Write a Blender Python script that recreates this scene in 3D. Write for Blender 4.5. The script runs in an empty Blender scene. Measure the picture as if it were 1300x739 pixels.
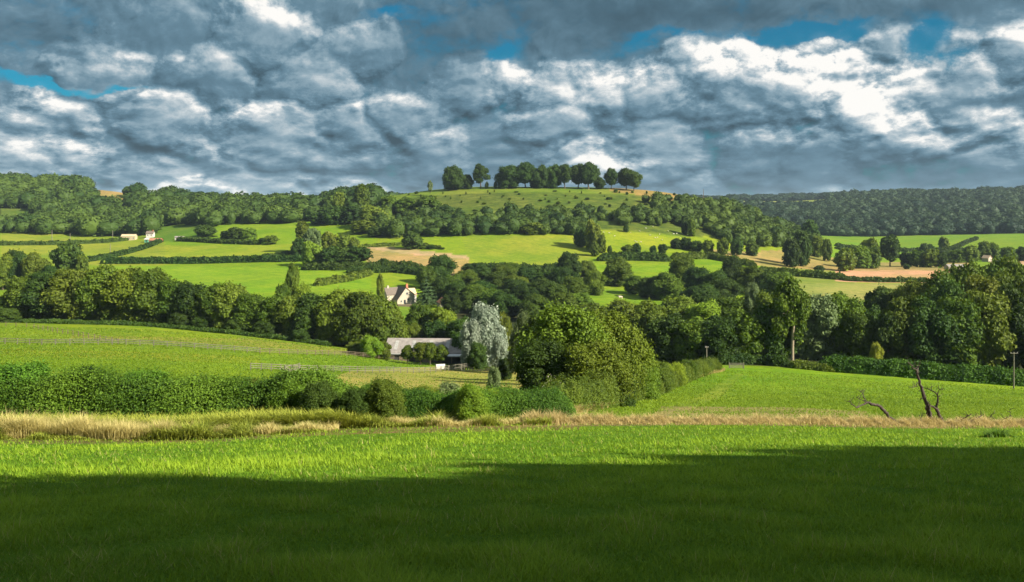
import bpy, math
import numpy as np
rng = np.random.default_rng(11)
sc = bpy.context.scene
COL = sc.collection
F, CX, HY, ZC = 1126.0, 650.0, 262.0, 60.0      # focal length in photo pixels, centre column, horizon row, eye height
SUN = np.array([0.88, -0.475, 0.0]); SUN_EL = math.radians(32)

# ------------------------------------------------------------------ terrain heights
COLS = {   # photo column -> (distance m, photo row of the ground there)
 0:    [(25,585),(50,562),(120,462),(180,440),(270,406),(340,395),(450,366),(600,335),(700,312),(800,297),(900,285),(1000,264),(1150,234),(1300,236),(1700,255),(2350,255),(3200,258)],
 90:   [(25,585),(50,561),(120,467),(180,441),(270,408),(340,395),(450,363),(560,346),(600,334),(700,316),(780,303),(900,285),(1000,266),(1130,238.5),(1300,242),(1700,256),(2350,256),(3200,258)],
 130:  [(25,585),(50,561),(120,470),(180,441),(270,409),(340,395),(450,362),(560,344),(600,334),(700,318),(780,306),(900,285),(1000,262),(1100,236.5),(1300,246),(1700,256),(2350,256),(3200,258)],
 160:  [(25,585),(50,561),(120,470),(180,441),(270,409),(340,395),(450,362),(560,344),(600,334),(700,318),(780,306),(900,285),(1000,262),(1100,244),(1300,250),(1700,256),(2350,256),(3200,258)],
 260:  [(25,585),(50,559),(120,482),(180,448),(260,420),(340,398),(430,375),(560,348),(600,336),(700,312),(780,290),(900,278),(1050,262),(1300,264),(1700,259),(2350,257),(3200,258)],
 400:  [(25,582),(50,550),(120,492),(180,465),(250,437),(340,410),(430,380),(500,358),(560,342),(640,320),(720,300),(780,285),(860,274),(950,266),(1200,268),(2350,258),(3200,258)],
 520:  [(25,580),(50,546),(120,497),(190,473),(240,461),(340,420),(430,388),(500,362),(560,340),(640,316),(700,300),(760,280),(820,258),(880,241),(940,245),(1200,262),(2350,258),(3200,258)],
 600:  [(25,578),(50,544),(120,500),(190,478),(240,460),(340,420),(430,388),(500,365),(560,345),(620,325),(680,302),(720,288),(790,262),(880,235.5),(960,238),(1200,270),(2350,258),(3200,258)],
 700:  [(25,577),(50,541),(120,502),(190,478),(240,460),(340,420),(430,388),(500,365),(560,345),(620,325),(680,302),(720,288),(790,262),(880,235),(960,238),(1200,270),(2350,258),(3200,258)],
 800:  [(25,576),(50,541),(80,522),(120,503),(160,485),(190,474),(240,460),(340,420),(430,390),(500,365),(560,345),(620,325),(680,308),(730,288),(800,262),(880,236.5),(960,243),(1200,275),(2350,256),(3200,256)],
 860:  [(25,576),(50,541),(80,521),(120,501),(160,483),(190,472),(240,455),(340,416),(430,390),(500,365),(560,345),(620,327),(680,314),(730,294),(800,268),(880,242),(960,248),(1200,280),(2350,255),(3200,255)],
 920:  [(25,576),(50,541),(80,521),(120,500),(160,481),(195,468),(260,440),(340,412),(430,390),(500,365),(560,345),(620,330),(680,320),(740,300),(820,273),(880,258),(960,262),(1200,290),(2350,255),(3200,254)],
 1000: [(25,576),(50,542),(120,502),(190,474),(260,445),(340,415),(430,391),(500,363),(560,350),(620,340),(680,330),(740,315),(820,303),(900,296),(1000,303),(1250,300),(1400,298),(2130,264.5),(2230,261),(2420,256),(2520,256),(2700,257),(3200,250)],
 1100: [(25,576),(50,543),(120,505),(190,481),(260,450),(340,416),(430,391),(500,364),(560,357),(640,343),(740,336),(900,325),(1050,315),(1250,305),(1400,300),(2350,249.5),(3200,250)],
 1200: [(25,576),(50,544),(120,507),(190,487),(260,452),(340,417),(430,391),(500,364),(560,357),(640,344),(740,336),(900,323),(1050,311),(1250,301),(1400,298),(2350,247),(3200,250)],
 1300: [(25,576),(50,545),(120,509),(190,494),(260,455),(340,418),(430,391),(500,364),(560,357),(640,345),(740,335),(900,321),(1050,307),(1250,297),(1400,297),(2350,245),(3200,250)],
}
def gsm(a, s, ax):
    r = int(3*s); k = np.exp(-np.arange(-r, r+1)**2/(2*s*s)); k /= k.sum()
    p = [(0, 0), (0, 0)]; p[ax] = (r, r); b = np.pad(a, p, mode='edge')
    return sum(k[i]*np.take(b, range(i, i+a.shape[ax]), axis=ax) for i in range(2*r+1))
YMAX = 7000.0
WN = 620; Wg = np.linspace(math.log(20), math.log(YMAX+20), WN); Yg = np.exp(Wg)-20
PXg = np.arange(-1500, 2810, 10.0)
ck = sorted(COLS); tab = []
for c in ck:
    pts = COLS[c]; ys = [0]+[p[0] for p in pts]+[YMAX]; zs = [-1.7]+[p[0]*(HY-p[1])/F for p in pts]+[-40]
    tab.append(np.interp(Yg, ys, zs))
tab = np.array(tab)
H = np.array([[0.0]*WN]*len(PXg))
for j in range(WN): H[:, j] = np.interp(PXg, ck, tab[:, j])
H = gsm(gsm(H, 3.0, 1), 2.5, 0)
H = np.where(Yg[None, :] < 20, -1.7+(H[:, [int(np.argmin(abs(Yg-20)))]]+1.7)*Yg[None, :]/20, H)
def gz(x, y):
    x = np.asarray(x, float); y = np.asarray(y, float)
    yc = np.maximum(y, 25.0); px = np.clip(CX+F*x/yc, PXg[0], PXg[-1]-1e-6)
    w = (np.log(np.clip(y, 0, YMAX)+20)-Wg[0])/(Wg[1]-Wg[0]); w = np.clip(w, 0, WN-1.001)
    a = (px-PXg[0])/10; a = np.clip(a, 0, len(PXg)-1.001)
    i = a.astype(int); j = w.astype(int); fa = a-i; fw = w-j
    z = (H[i, j]*(1-fa)+H[i+1, j]*fa)*(1-fw)+(H[i, j+1]*(1-fa)+H[i+1, j+1]*fa)*fw
    wob = 0.05*np.sin(x*.31+1)*np.sin(y*.23)*np.clip(y/40, 0, 1)+0.35*np.sin(x*.043+.5)*np.sin(y*.037+2)*np.clip((y-70)/200, 0, 1)
    return ZC+z+wob+np.where(y < 0, -y*0.10, 0)
def W(px, Y):                    # photo column + distance -> point on the ground
    x = (px-CX)/F*Y
    return np.array([x, Y, float(gz(x, Y))])
def proj(x, y, z):
    return CX+F*x/y, HY-F*(z-ZC)/y
def inpoly(px, py, poly):
    poly = np.asarray(poly, float); ins = np.zeros(np.shape(px), bool); n = len(poly)
    for k in range(n):
        x1, y1 = poly[k]; x2, y2 = poly[(k+1) % n]
        c = ((y1 > py) != (y2 > py)) & (px < (x2-x1)*(py-y1)/((y2-y1)+1e-12)+x1)
        ins ^= c
    return ins
def scatter(poly, Y0, Y1, sp):   # jittered ground points whose view falls inside a polygon
    xs = [(p[0]-CX)/F*Y for p in poly for Y in (Y0, Y1)]
    gx, gy = np.meshgrid(np.arange(min(xs), max(xs), sp), np.arange(Y0, Y1, sp))
    gx = gx+rng.uniform(-.42, .42, gx.shape)*sp+(np.arange(gx.shape[0]) % 2)[:, None]*sp*.5; gy = gy+rng.uniform(-.42, .42, gy.shape)*sp
    x, y = gx.ravel(), gy.ravel(); z = gz(x, y); px, py = proj(x, y, z)
    m = inpoly(px, py, poly) & (y > Y0) & (y < Y1)
    return np.c_[x, y, z][m]

# ------------------------------------------------------------------ mesh helpers
def tag(o, label=None, cat=None, group=None, kind=None):
    if label: o['label'] = label
    if cat: o['category'] = cat
    if group: o['group'] = group
    if kind: o['kind'] = kind
    return o
def link(name, data, parent=None, loc=None):
    o = bpy.data.objects.new(name, data); COL.objects.link(o)
    if parent: o.parent = parent
    if loc is not None: o.location = loc
    return o
def mesh(name, V, faces, mats, midx=None, attr=None, smooth=False, vcol=None):
    """faces: list of (M,k) int arrays, midx: list of material index (int or array) matching, attr: per-face float"""
    me = bpy.data.meshes.new(name)
    V = np.asarray(V, np.float32); me.vertices.add(len(V)); me.vertices.foreach_set('co', V.ravel())
    faces = [np.asarray(f, np.int32) for f in faces if len(f)]
    tot = np.concatenate([np.full(len(f), f.shape[1], np.int32) for f in faces]); lv = np.concatenate([f.ravel() for f in faces])
    me.loops.add(len(lv)); me.polygons.add(len(tot)); me.loops.foreach_set('vertex_index', lv)
    st = np.zeros(len(tot), np.int32); st[1:] = np.cumsum(tot)[:-1]; me.polygons.foreach_set('loop_start', st)
    for m in mats: me.materials.append(m)
    if midx is not None: me.polygons.foreach_set('material_index', np.asarray(midx, np.int32))
    if smooth is not False:
        me.polygons.foreach_set('use_smooth', np.full(len(tot), True) if smooth is True else np.asarray(smooth, bool))
    if attr is not None:
        a = me.attributes.new('rnd', 'FLOAT', 'FACE'); a.data.foreach_set('value', np.asarray(attr, np.float32))
    if vcol is not None:
        a = me.attributes.new('tint', 'FLOAT_COLOR', 'POINT'); a.data.foreach_set('color', np.asarray(vcol, np.float32).ravel())
    me.update(); me.validate(); return me
class Geo:
    """collects quads and triangles with a material slot and a random value per face"""
    def __init__(s): s.V = []; s.F = {3: [], 4: []}; s.M = {3: [], 4: []}; s.R = {3: [], 4: []}; s.S = {3: [], 4: []}; s.n = 0
    def add(s, V, Fc, m=0, r=0.5, smooth=False):
        Fc = np.asarray(Fc, np.int32)
        if len(Fc) == 0: return
        k = Fc.shape[1]; s.V.append(np.asarray(V, np.float32)); s.F[k].append(Fc+s.n); s.n += len(V)
        s.M[k].append(np.full(len(Fc), m)); s.R[k].append(np.broadcast_to(r, len(Fc)).astype(np.float32)); s.S[k].append(np.full(len(Fc), smooth))
    def build(s, name, mats):
        ks = [k for k in (3, 4) if s.F[k]]
        return mesh(name, np.concatenate(s.V), [np.concatenate(s.F[k]) for k in ks], mats,
                    np.concatenate([np.concatenate(s.M[k]) for k in ks]), np.concatenate([np.concatenate(s.R[k]) for k in ks]), np.concatenate([np.concatenate(s.S[k]) for k in ks]))
def unit(v): return v/np.maximum(np.linalg.norm(v, axis=-1, keepdims=True), 1e-9)
def leaves(C, N, size, asp=.62):
    """rhombic leaf faces at centres C facing roughly N"""
    n = len(C); N = unit(N); a = unit(np.cross(N, unit(rng.normal(size=(n, 3))))); b = np.cross(N, a)
    size = np.broadcast_to(size, n)[:, None]
    V = np.stack([C+a*size, C+b*size*asp+N*size*.18, C-a*size, C-b*size*asp+N*size*.18], 1).reshape(-1, 3)
    return V, np.arange(4*n).reshape(-1, 4)
def ico(sub=1):
    t = (1+5**.5)/2; v = [(-1,t,0),(1,t,0),(-1,-t,0),(1,-t,0),(0,-1,t),(0,1,t),(0,-1,-t),(0,1,-t),(t,0,-1),(t,0,1),(-t,0,-1),(-t,0,1)]
    f = [(0,11,5),(0,5,1),(0,1,7),(0,7,10),(0,10,11),(1,5,9),(5,11,4),(11,10,2),(10,7,6),(7,1,8),(3,9,4),(3,4,2),(3,2,6),(3,6,8),(3,8,9),(4,9,5),(2,4,11),(6,2,10),(8,6,7),(9,8,1)]
    v = [np.array(p)/np.linalg.norm(p) for p in v]
    for _ in range(sub):
        c = {}; g = []
        def mid(a, b):
            k = (min(a, b), max(a, b))
            if k not in c: p = v[a]+v[b]; v.append(p/np.linalg.norm(p)); c[k] = len(v)-1
            return c[k]
        for a, b, d in f: x, y, z = mid(a, b), mid(b, d), mid(d, a); g += [(a,x,z),(b,y,x),(d,z,y),(x,y,z)]
        f = g
    return np.array(v), np.array(f)
ICO1, ICO2 = ico(1), ico(2)
def tube(P, R, seg=6):
    P = np.asarray(P, float); n = len(P); T = np.gradient(P, axis=0); T = unit(T)
    up = np.array([.3, .2, 1.0]) if abs(T[0][2]) < .9 else np.array([1., .1, 0])
    V = []
    for i in range(n):
        a = np.cross(T[i], up); a /= np.linalg.norm(a)+1e-9; b = np.cross(a, T[i])
        for k in range(seg):
            t = 2*math.pi*k/seg; V.append(P[i]+(a*math.cos(t)+b*math.sin(t))*R[i])
    Fq = [(i*seg+k, i*seg+(k+1) % seg, (i+1)*seg+(k+1) % seg, (i+1)*seg+k) for i in range(n-1) for k in range(seg)]
    return np.array(V), np.array(Fq)
def box(c, s, rz=0):
    c = np.array(c, float); s = np.array(s, float)/2
    v = np.array([(-1,-1,-1),(1,-1,-1),(1,1,-1),(-1,1,-1),(-1,-1,1),(1,-1,1),(1,1,1),(-1,1,1)])*s
    if rz: cs, sn = math.cos(rz), math.sin(rz); v = v@np.array([[cs, sn, 0], [-sn, cs, 0], [0, 0, 1]])
    return v+c, np.array([(0,3,2,1),(4,5,6,7),(0,1,5,4),(1,2,6,5),(2,3,7,6),(3,0,4,7)])

# ------------------------------------------------------------------ materials
def newmat(name):
    m = bpy.data.materials.new(name); m.use_nodes = True; nt = m.node_tree
    nt.nodes.clear(); out = nt.nodes.new('ShaderNodeOutputMaterial'); return m, nt, out
class NB:
    def __init__(s, nt): s.nt = nt
    def n(s, t, **k):
        nd = s.nt.nodes.new(t)
        for a, b in k.items(): setattr(nd, a, b)
        return nd
    def set(s, sock, v):
        if hasattr(v, 'links') or isinstance(v, bpy.types.NodeSocket): s.nt.links.new(v, sock)
        else: sock.default_value = v
    def m(s, op, a, b=0.0, c=0.0, clamp=False):
        nd = s.n('ShaderNodeMath', operation=op, use_clamp=clamp); s.set(nd.inputs[0], a); s.set(nd.inputs[1], b)
        if op in ('MULTIPLY_ADD', 'SMOOTH_MIN', 'SMOOTH_MAX'): s.set(nd.inputs[2], c)
        return nd.outputs[0]
    def v(s, op, a, b=(0, 0, 0)):
        nd = s.n('ShaderNodeVectorMath', operation=op); s.set(nd.inputs[0], a)
        if op == 'SCALE': s.set(nd.inputs['Scale'], b); return nd.outputs[0]
        s.set(nd.inputs[1], b); return nd.outputs['Value'] if op in ('DOT_PRODUCT', 'LENGTH') else nd.outputs[0]
    def mix(s, f, a, b, blend='MIX'):
        nd = s.n('ShaderNodeMix', data_type='RGBA', blend_type=blend); s.set(nd.inputs[0], f)
        s.set(nd.inputs[6], a if not isinstance(a, tuple) else (*a, 1)[:4]); s.set(nd.inputs[7], b if not isinstance(b, tuple) else (*b, 1)[:4]); return nd.outputs[2]
    def noise(s, vec, scale, detail=3, rough=.5, dist=0.0, out='Fac'):
        nd = s.n('ShaderNodeTexNoise'); s.set(nd.inputs['Vector'], vec); nd.inputs['Scale'].default_value = scale
        nd.inputs['Detail'].default_value = detail; nd.inputs['Roughness'].default_value = rough; nd.inputs['Distortion'].default_value = dist
        return nd.outputs[0] if out == 'Fac' else nd.outputs[1]
    def mapr(s, x, a, b, c=0.0, d=1.0, smooth=False):
        nd = s.n('ShaderNodeMapRange', interpolation_type='SMOOTHSTEP' if smooth else 'LINEAR'); s.set(nd.inputs[0], x)
        for i, q in enumerate((a, b, c, d)): s.set(nd.inputs[i+1], q)
        return nd.outputs[0]
def leafmat(name, c1, c2, transl=.22, objvar=.35, rough=.6):
    m, nt, out = newmat(name); b = NB(nt)
    at = b.n('ShaderNodeAttribute', attribute_name='rnd').outputs['Fac']; oi = b.n('ShaderNodeObjectInfo').outputs['Random']
    t = b.m('ADD', b.m('MULTIPLY', at, 1-objvar), b.m('MULTIPLY', oi, objvar), clamp=True)
    c = b.mix(t, c1, c2)
    hs = b.n('ShaderNodeHueSaturation'); b.set(hs.inputs['Color'], c)
    b.set(hs.inputs['Hue'], b.m('MULTIPLY_ADD', b.m('FRACT', b.m('MULTIPLY', oi, 7.3)), .03, .485))
    b.set(hs.inputs['Value'], b.m('MULTIPLY_ADD', b.m('FRACT', b.m('MULTIPLY', oi, 13.7)), .45, .78))
    p = b.n('ShaderNodeBsdfPrincipled'); b.set(p.inputs['Base Color'], hs.outputs[0]); p.inputs['Roughness'].default_value = rough; p.inputs['Specular IOR Level'].default_value = .15
    tr = b.n('ShaderNodeBsdfTranslucent'); b.set(tr.inputs['Color'], b.mix(.5, hs.outputs[0], (min(c2[0]*1.5, 1), min(c2[1]*1.5, 1), c2[2])))
    mx = b.n('ShaderNodeMixShader'); mx.inputs[0].default_value = transl
    nt.links.new(p.outputs[0], mx.inputs[1]); nt.links.new(tr.outputs[0], mx.inputs[2]); nt.links.new(mx.outputs[0], out.inputs[0])
    return m
def surfmat(name, c1, c2, scale=3.0, rough=.85, bump=.0, stretch=(1, 1, 1)):
    m, nt, out = newmat(name); b = NB(nt); tc = b.n('ShaderNodeTexCoord').outputs['Object']
    v = b.v('MULTIPLY', tc, stretch); f = b.noise(v, scale, 6, .65)
    c = b.mix(b.mapr(f, .3, .7), c1, c2)
    p = b.n('ShaderNodeBsdfPrincipled'); b.set(p.inputs['Base Color'], c); p.inputs['Roughness'].default_value = rough; p.inputs['Specular IOR Level'].default_value = .2
    if bump:
        bp = b.n('ShaderNodeBump'); bp.inputs['Strength'].default_value = bump; bp.inputs['Distance'].default_value = .05; b.set(bp.inputs['Height'], f); nt.links.new(bp.outputs[0], p.inputs['Normal'])
    nt.links.new(p.outputs[0], out.inputs[0]); return m
M = {}
M['leaf'] = leafmat('broadleaf foliage', (.022, .052, .006), (.125, .180, .014))
M['leaf_dark'] = leafmat('dark foliage', (.010, .030, .006), (.060, .105, .012))
M['leaf_light'] = leafmat('light foliage', (.07, .13, .010), (.21, .29, .02))
M['leaf_olive'] = leafmat('olive foliage', (.038, .068, .008), (.145, .185, .018))
M['leaf_silver'] = leafmat('silver willow foliage', (.11, .15, .10), (.33, .37, .29), .15, .1)
M['leaf_yellow'] = leafmat('yellow green foliage', (.12, .17, .02), (.28, .32, .03))
M['leaf_grey'] = leafmat('grey green foliage', (.05, .085, .03), (.18, .24, .09))
M['conifer'] = leafmat('conifer foliage', (.014, .04, .014), (.055, .10, .03), .1)
M['hedge'] = leafmat('hedge foliage', (.020, .058, .006), (.10, .19, .016), .25, .1)
M['bracken'] = leafmat('bracken', (.13, .17, .02), (.40, .43, .07), .3, .1)
M['straw'] = leafmat('dry grass', (.29, .235, .085), (.64, .53, .24), .3, .1)
M['stalk'] = leafmat('withered stalks', (.20, .20, .05), (.42, .38, .14), .3, .1)
M['grass'] = leafmat('lawn grass', (.060, .130, .007), (.215, .295, .018), .35, 0)
M['bark'] = surfmat('bark', (.06, .045, .03), (.16, .13, .09), 2, .9, .5)
M['deadwood'] = surfmat('dead wood', (.030, .022, .018), (.085, .066, .055), 6, .9, .6, (1, 1, .3))
M['trunk_tan'] = surfmat('tan bark', (.16, .13, .09), (.30, .25, .18), 4, .9, .4)
M['palewood'] = surfmat('bleached wood', (.35, .31, .25), (.55, .50, .42), 5, .9, .3)
M['fence'] = surfmat('weathered fence timber', (.10, .095, .07), (.20, .185, .14), 3, .85)
M['fence_dark'] = surfmat('brown fence timber', (.10, .075, .05), (.20, .16, .11), 3, .85)
M['stone'] = surfmat('pale cottage wall', (.30, .26, .20), (.45, .40, .32), 1.5, .9, .2)
M['white'] = surfmat('white render', (.40, .385, .35), (.52, .50, .46), 1.5, .8)
M['cream'] = surfmat('cream wall', (.34, .28, .18), (.45, .37, .24), 1, .8)
M['slate'] = surfmat('grey brown roof tiles', (.09, .072, .06), (.17, .14, .115), 2.5, .8, .3)
M['roof_tan'] = surfmat('tan roof tiles', (.38, .27, .17), (.52, .38, .26), 2.5, .8, .3)
M['roof_red'] = surfmat('red roof tiles', (.24, .10, .06), (.38, .19, .12), 2.0, .8, .3)
M['roof_barn'] = surfmat('fibre cement barn roof', (.15, .135, .125), (.27, .245, .225), .9, .8, .3)
M['darktimber'] = surfmat('dark barn boards', (.03, .03, .03), (.07, .065, .06), 2, .8)
M['brick'] = surfmat('red brick', (.34, .11, .06), (.44, .17, .10), 3, .85)
M['glass'] = surfmat('dark window glass', (.02, .025, .03), (.04, .045, .055), 2, .15)
M['green_paint'] = surfmat('green sheeting', (.05, .22, .15), (.09, .30, .22), 2, .6)
M['metal'] = surfmat('galvanised metal', (.42, .43, .44), (.6, .6, .6), 2, .45)
M['rooflight'] = surfmat('grimy translucent roof sheet', (.20, .20, .19), (.34, .33, .31), 2, .6)
M['wool'] = surfmat('sheep wool', (.42, .40, .34), (.58, .56, .48), 8, .95)
M['hide'] = surfmat('pale brown hide', (.50, .38, .28), (.66, .55, .44), 2, .9)
M['black'] = surfmat('dark face', (.03, .03, .03), (.06, .055, .05), 4, .8)

# ------------------------------------------------------------------ ground sheet
def build_ground():
    U = np.concatenate([np.arange(-2.2, -.64, .03), np.arange(-.64, .64, .0024), np.arange(.64, 2.21, .03)])
    Ys = np.concatenate([np.arange(-90, 25, 1.2), 25*np.exp(np.arange(0, math.log(3400/25), .0105)), 3500*np.exp(np.arange(0, .70, .05))])
    UU, YY = np.meshgrid(U, Ys); X = UU*np.maximum(YY, 25)+np.where(YY < 25, np.sign(UU)*np.maximum(abs(UU)-.64, 0)*60, np.sign(UU)*np.maximum(abs(UU)-.64, 0)*60)
    x, y = X.ravel(), YY.ravel(); z = gz(x, y)
    px, py = proj(x, np.maximum(y, 1), z)
    A = (.155, .275, .010)
    C = np.tile(np.array([*A, 0.0]), (len(x), 1))
    def paint(poly, Y0, Y1, c, k=0.0):
        m = inpoly(px, py, poly) & (y > Y0) & (y < Y1); C[m, :3] = c; C[m, 3] = k
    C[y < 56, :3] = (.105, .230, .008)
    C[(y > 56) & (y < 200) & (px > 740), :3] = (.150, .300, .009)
    C[(y > 45) & (y < 58) & (px < 735), :3] = (.15, .15, .035)
    C[(y > 50) & (y < 56) & (px > 650), :3] = (.20, .19, .05)
    # beaten path up the right field, and the worn pale patch beside the dead wood
    paint([(880,505),(935,474),(945,474),(915,505),(850,530),(815,530)], 56, 195, (.17, .285, .018))
    paint([(840,516),(1000,517),(1100,522),(1110,535),(820,535)], 56, 95, (.24, .27, .06))
    # yellowed paddock by the barn
    paint([(395,486),(450,470),(600,463),(690,470),(690,505),(400,505)], 105, 240, (.30, .31, .055))
    paint([(300,400),(560,400),(560,470),(300,470)], 225, 240, (.17,.25,.03))
    paint([(0,443),(150,446),(330,452),(330,462),(150,456),(0,452)], 60, 260, (.22, .30, .016))
    paint([(90,425),(300,430),(470,446),(470,452),(280,438),(90,430)], 60, 300, (.21, .27, .03))
    # valley-floor woods: leafy, dark soil under the trees
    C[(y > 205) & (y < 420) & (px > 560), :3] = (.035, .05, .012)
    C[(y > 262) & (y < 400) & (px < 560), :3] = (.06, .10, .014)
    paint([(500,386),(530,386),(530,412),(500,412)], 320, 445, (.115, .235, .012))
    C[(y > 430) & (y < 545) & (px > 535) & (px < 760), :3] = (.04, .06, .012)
    paint([(745,368),(850,368),(850,384),(745,384)], 400, 520, (.13, .27, .01))
    # fields
    paint([(128,338),(385,340),(470,352),(470,366),(320,372),(128,366)], 380, 640, (.150, .300, .010))
    paint([(128,312),(385,310),(385,332),(128,332)], 600, 780, (.200, .290, .016))
    paint([(0,290),(210,288),(210,345),(0,345)], 590, 1000, (.185, .270, .018))
    paint([(452,312),(500,316),(600,326),(600,352),(540,345),(470,340)], 520, 720, (.30, .27, .07))
    paint([(452,312),(505,314),(600,326),(600,330),(500,321)], 520, 720, (.42, .33, .14))
    paint([(480,300),(1000,296),(1000,330),(600,325),(480,312)], 600, 790, (.180, .280, .012))
    paint([(750,283),(905,286),(945,306),(945,322),(750,322)], 600, 790, (.200, .290, .012))
    paint([(585,298),(750,300),(750,345),(600,345)], 560, 740, (.190, .275, .018))
    paint([(755,336),(860,336),(850,345),(755,345)], 540, 620, (.15, .29, .010))
    paint([(895,317),(985,321),(985,340),(940,334),(895,325)], 560, 760, (.33, .27, .08))
    paint([(965,318),(1070,316),(1070,348),(965,340)], 560, 900, (.27, .245, .06))
    paint([(965,338),(1080,345),(1090,362),(960,358)], 500, 620, (.17, .25, .03))
    paint([(1078,333),(1230,333),(1230,346),(1078,347)], 620, 780, (.27, .25, .065))
    paint([(1060,343.5),(1222,343.5),(1222,360),(1060,360)], 540, 660, (.43, .305, .115))
    paint([(1258,326),(1500,324),(1500,336),(1258,336)], 690, 900, (.50, .34, .17))
    paint([(1000,360),(1180,360),(1180,386),(1000,388)], 430, 560, (.24, .29, .055))
    paint([(1080,384),(1180,384),(1180,402),(1080,402)], 380, 470, (.11, .24, .012))
    paint([(1030,298),(1500,290),(1500,330),(1050,332)], 740, 1420, (.135, .26, .010))
    paint([(930,250),(1056,250),(1056,264),(930,265)], 2150, 2600, (.20, .26, .035))
    # Downham-like hill: rough pasture, front slope's shade and golden brow's sunlight put into colour
    paint([(470,225),(1010,225),(1010,300),(470,300)], 716, 900, (.10, .155, .016), .85)
    paint([(470,225),(1010,225),(1010,300),(470,300)], 845, 1000, (.13, .21, .018))
    paint([(775,225),(900,225),(900,262),(830,250),(775,243)], 800, 960, (.24, .215, .045))
    # left hill
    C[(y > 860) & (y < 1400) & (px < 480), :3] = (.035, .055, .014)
    paint([(0,262),(46,264),(46,275),(0,274)], 850, 1100, (.10, .16, .02))
    paint([(108,220),(215,220),(215,262),(120,264)], 950, 1300, (.27, .235, .06))
    paint([(188,287),(252,284),(252,307),(188,307)], 600, 900, (.10, .20, .014))
    # far right hill under trees
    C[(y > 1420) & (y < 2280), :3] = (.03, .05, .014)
    nR, nC = UU.shape; q = np.arange(nR*nC).reshape(nR, nC)
    Fc = np.stack([q[:-1, :-1], q[:-1, 1:], q[1:, 1:], q[1:, :-1]], -1).reshape(-1, 4)
    m, nt, out = newmat('grassland'); b = NB(nt)
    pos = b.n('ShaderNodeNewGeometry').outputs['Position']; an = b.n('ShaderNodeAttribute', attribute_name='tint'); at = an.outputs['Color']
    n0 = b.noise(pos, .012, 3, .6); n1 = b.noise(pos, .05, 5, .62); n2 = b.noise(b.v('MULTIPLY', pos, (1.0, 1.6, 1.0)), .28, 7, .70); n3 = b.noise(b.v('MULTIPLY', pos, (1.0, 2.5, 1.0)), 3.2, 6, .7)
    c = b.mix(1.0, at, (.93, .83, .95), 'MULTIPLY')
    c = b.mix(b.mapr(n0, .42, .60, 0, .8), c, b.mix(1.0, c, (1.38, 1.06, 1.5), 'MULTIPLY'))
    c = b.mix(b.mapr(n1, .40, .66, 0, .8), c, b.mix(1.0, c, (.60, .76, .65), 'MULTIPLY'))
    c = b.mix(b.mapr(n2, .42, .66, 0, .85), c, b.mix(1.0, c, (.60, .72, .65), 'MULTIPLY'))
    c = b.mix(b.mapr(n2, .46, .30, 0, .5), c, b.mix(1.0, c, (1.35, 1.12, 1.6), 'MULTIPLY'))
    c = b.mix(b.mapr(n3, .40, .70, 0, .6), c, b.mix(1.0, c, (.50, .60, .55), 'MULTIPLY'))
    nr = b.noise(b.v('MULTIPLY', pos, (1, 1.4, 1)), .11, 8, .75); c = b.mix(b.m('MULTIPLY', b.mapr(nr, .44, .60, 0, .85), an.outputs['Alpha']), c, (.022, .045, .008)); c = b.mix(b.m('MULTIPLY', b.mapr(nr, .44, .32, 0, .6), an.outputs['Alpha']), c, (.13, .155, .03))
    # faint wheel lines left by mowing
    wv = b.n('ShaderNodeTexWave', wave_type='BANDS', bands_direction='DIAGONAL'); b.set(wv.inputs['Vector'], pos); wv.inputs['Scale'].default_value = .055; wv.inputs['Distortion'].default_value = 3.0; wv.inputs['Detail'].default_value = 2
    c = b.mix(b.m('MULTIPLY', wv.outputs['Fac'], .40), c, b.mix(1.0, c, (1.25, 1.12, 1.1), 'MULTIPLY'))
    p = b.n('ShaderNodeBsdfPrincipled'); b.set(p.inputs['Base Color'], c); p.inputs['Roughness'].default_value = .95; p.inputs['Specular IOR Level'].default_value = .08
    bp = b.n('ShaderNodeBump'); bp.inputs['Strength'].default_value = .7; bp.inputs['Distance'].default_value = .5
    b.set(bp.inputs['Height'], b.m('ADD', b.m('MULTIPLY', n2, 1.2), b.m('MULTIPLY', n3, .35))); nt.links.new(bp.outputs[0], p.inputs['Normal'])
    nt.links.new(p.outputs[0], out.inputs[0])
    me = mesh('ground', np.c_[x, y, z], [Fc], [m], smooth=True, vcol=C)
    tag(link('ground', me), kind='structure')
build_ground()

# ------------------------------------------------------------------ tree prototypes (unit height, unit width)
def crown_lobes(kind, r):
    L = []
    if kind in ('broad', 'bushy', 'willow', 'sparse'):
        n = {'broad': 20, 'bushy': 24, 'willow': 20, 'sparse': 17}[kind]
        cz, rz, rr = {'broad': (.58, .31, .33), 'bushy': (.46, .40, .34), 'willow': (.52, .36, .32), 'sparse': (.60, .32, .32)}[kind]
        for i in range(n):
            t = i/(n-1); h = -1+2*t; a = i*2.39996+r.uniform(-.5, .5)
            w = math.sqrt(max(0, 1-h*h*.86)); k = r.uniform(.72, 1.02)
            if kind == 'bushy' and h < 0: w = max(w, .72)
            L.append((rr*w*k*math.cos(a), rr*w*k*math.sin(a), cz+rz*h*r.uniform(.85, 1.0), r.uniform(.11, .19)*(1.0 if kind != 'sparse' else .8)))
        L.append((0, 0, cz, .24)); L.append((r.uniform(-.08, .08), r.uniform(-.08, .08), cz+rz*.72, .17))
    elif kind == 'tall':
        for i in range(16):
            t = i/15; a = i*2.4+r.uniform(-.4, .4); w = .24*math.sin(math.pi*(.12+.85*t))**.6
            L.append((w*math.cos(a), w*math.sin(a), .16+.74*t, r.uniform(.10, .16)))
        L.append((0, 0, .45, .2)); L.append((0, 0, .65, .18))
    return np.array(L)
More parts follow.
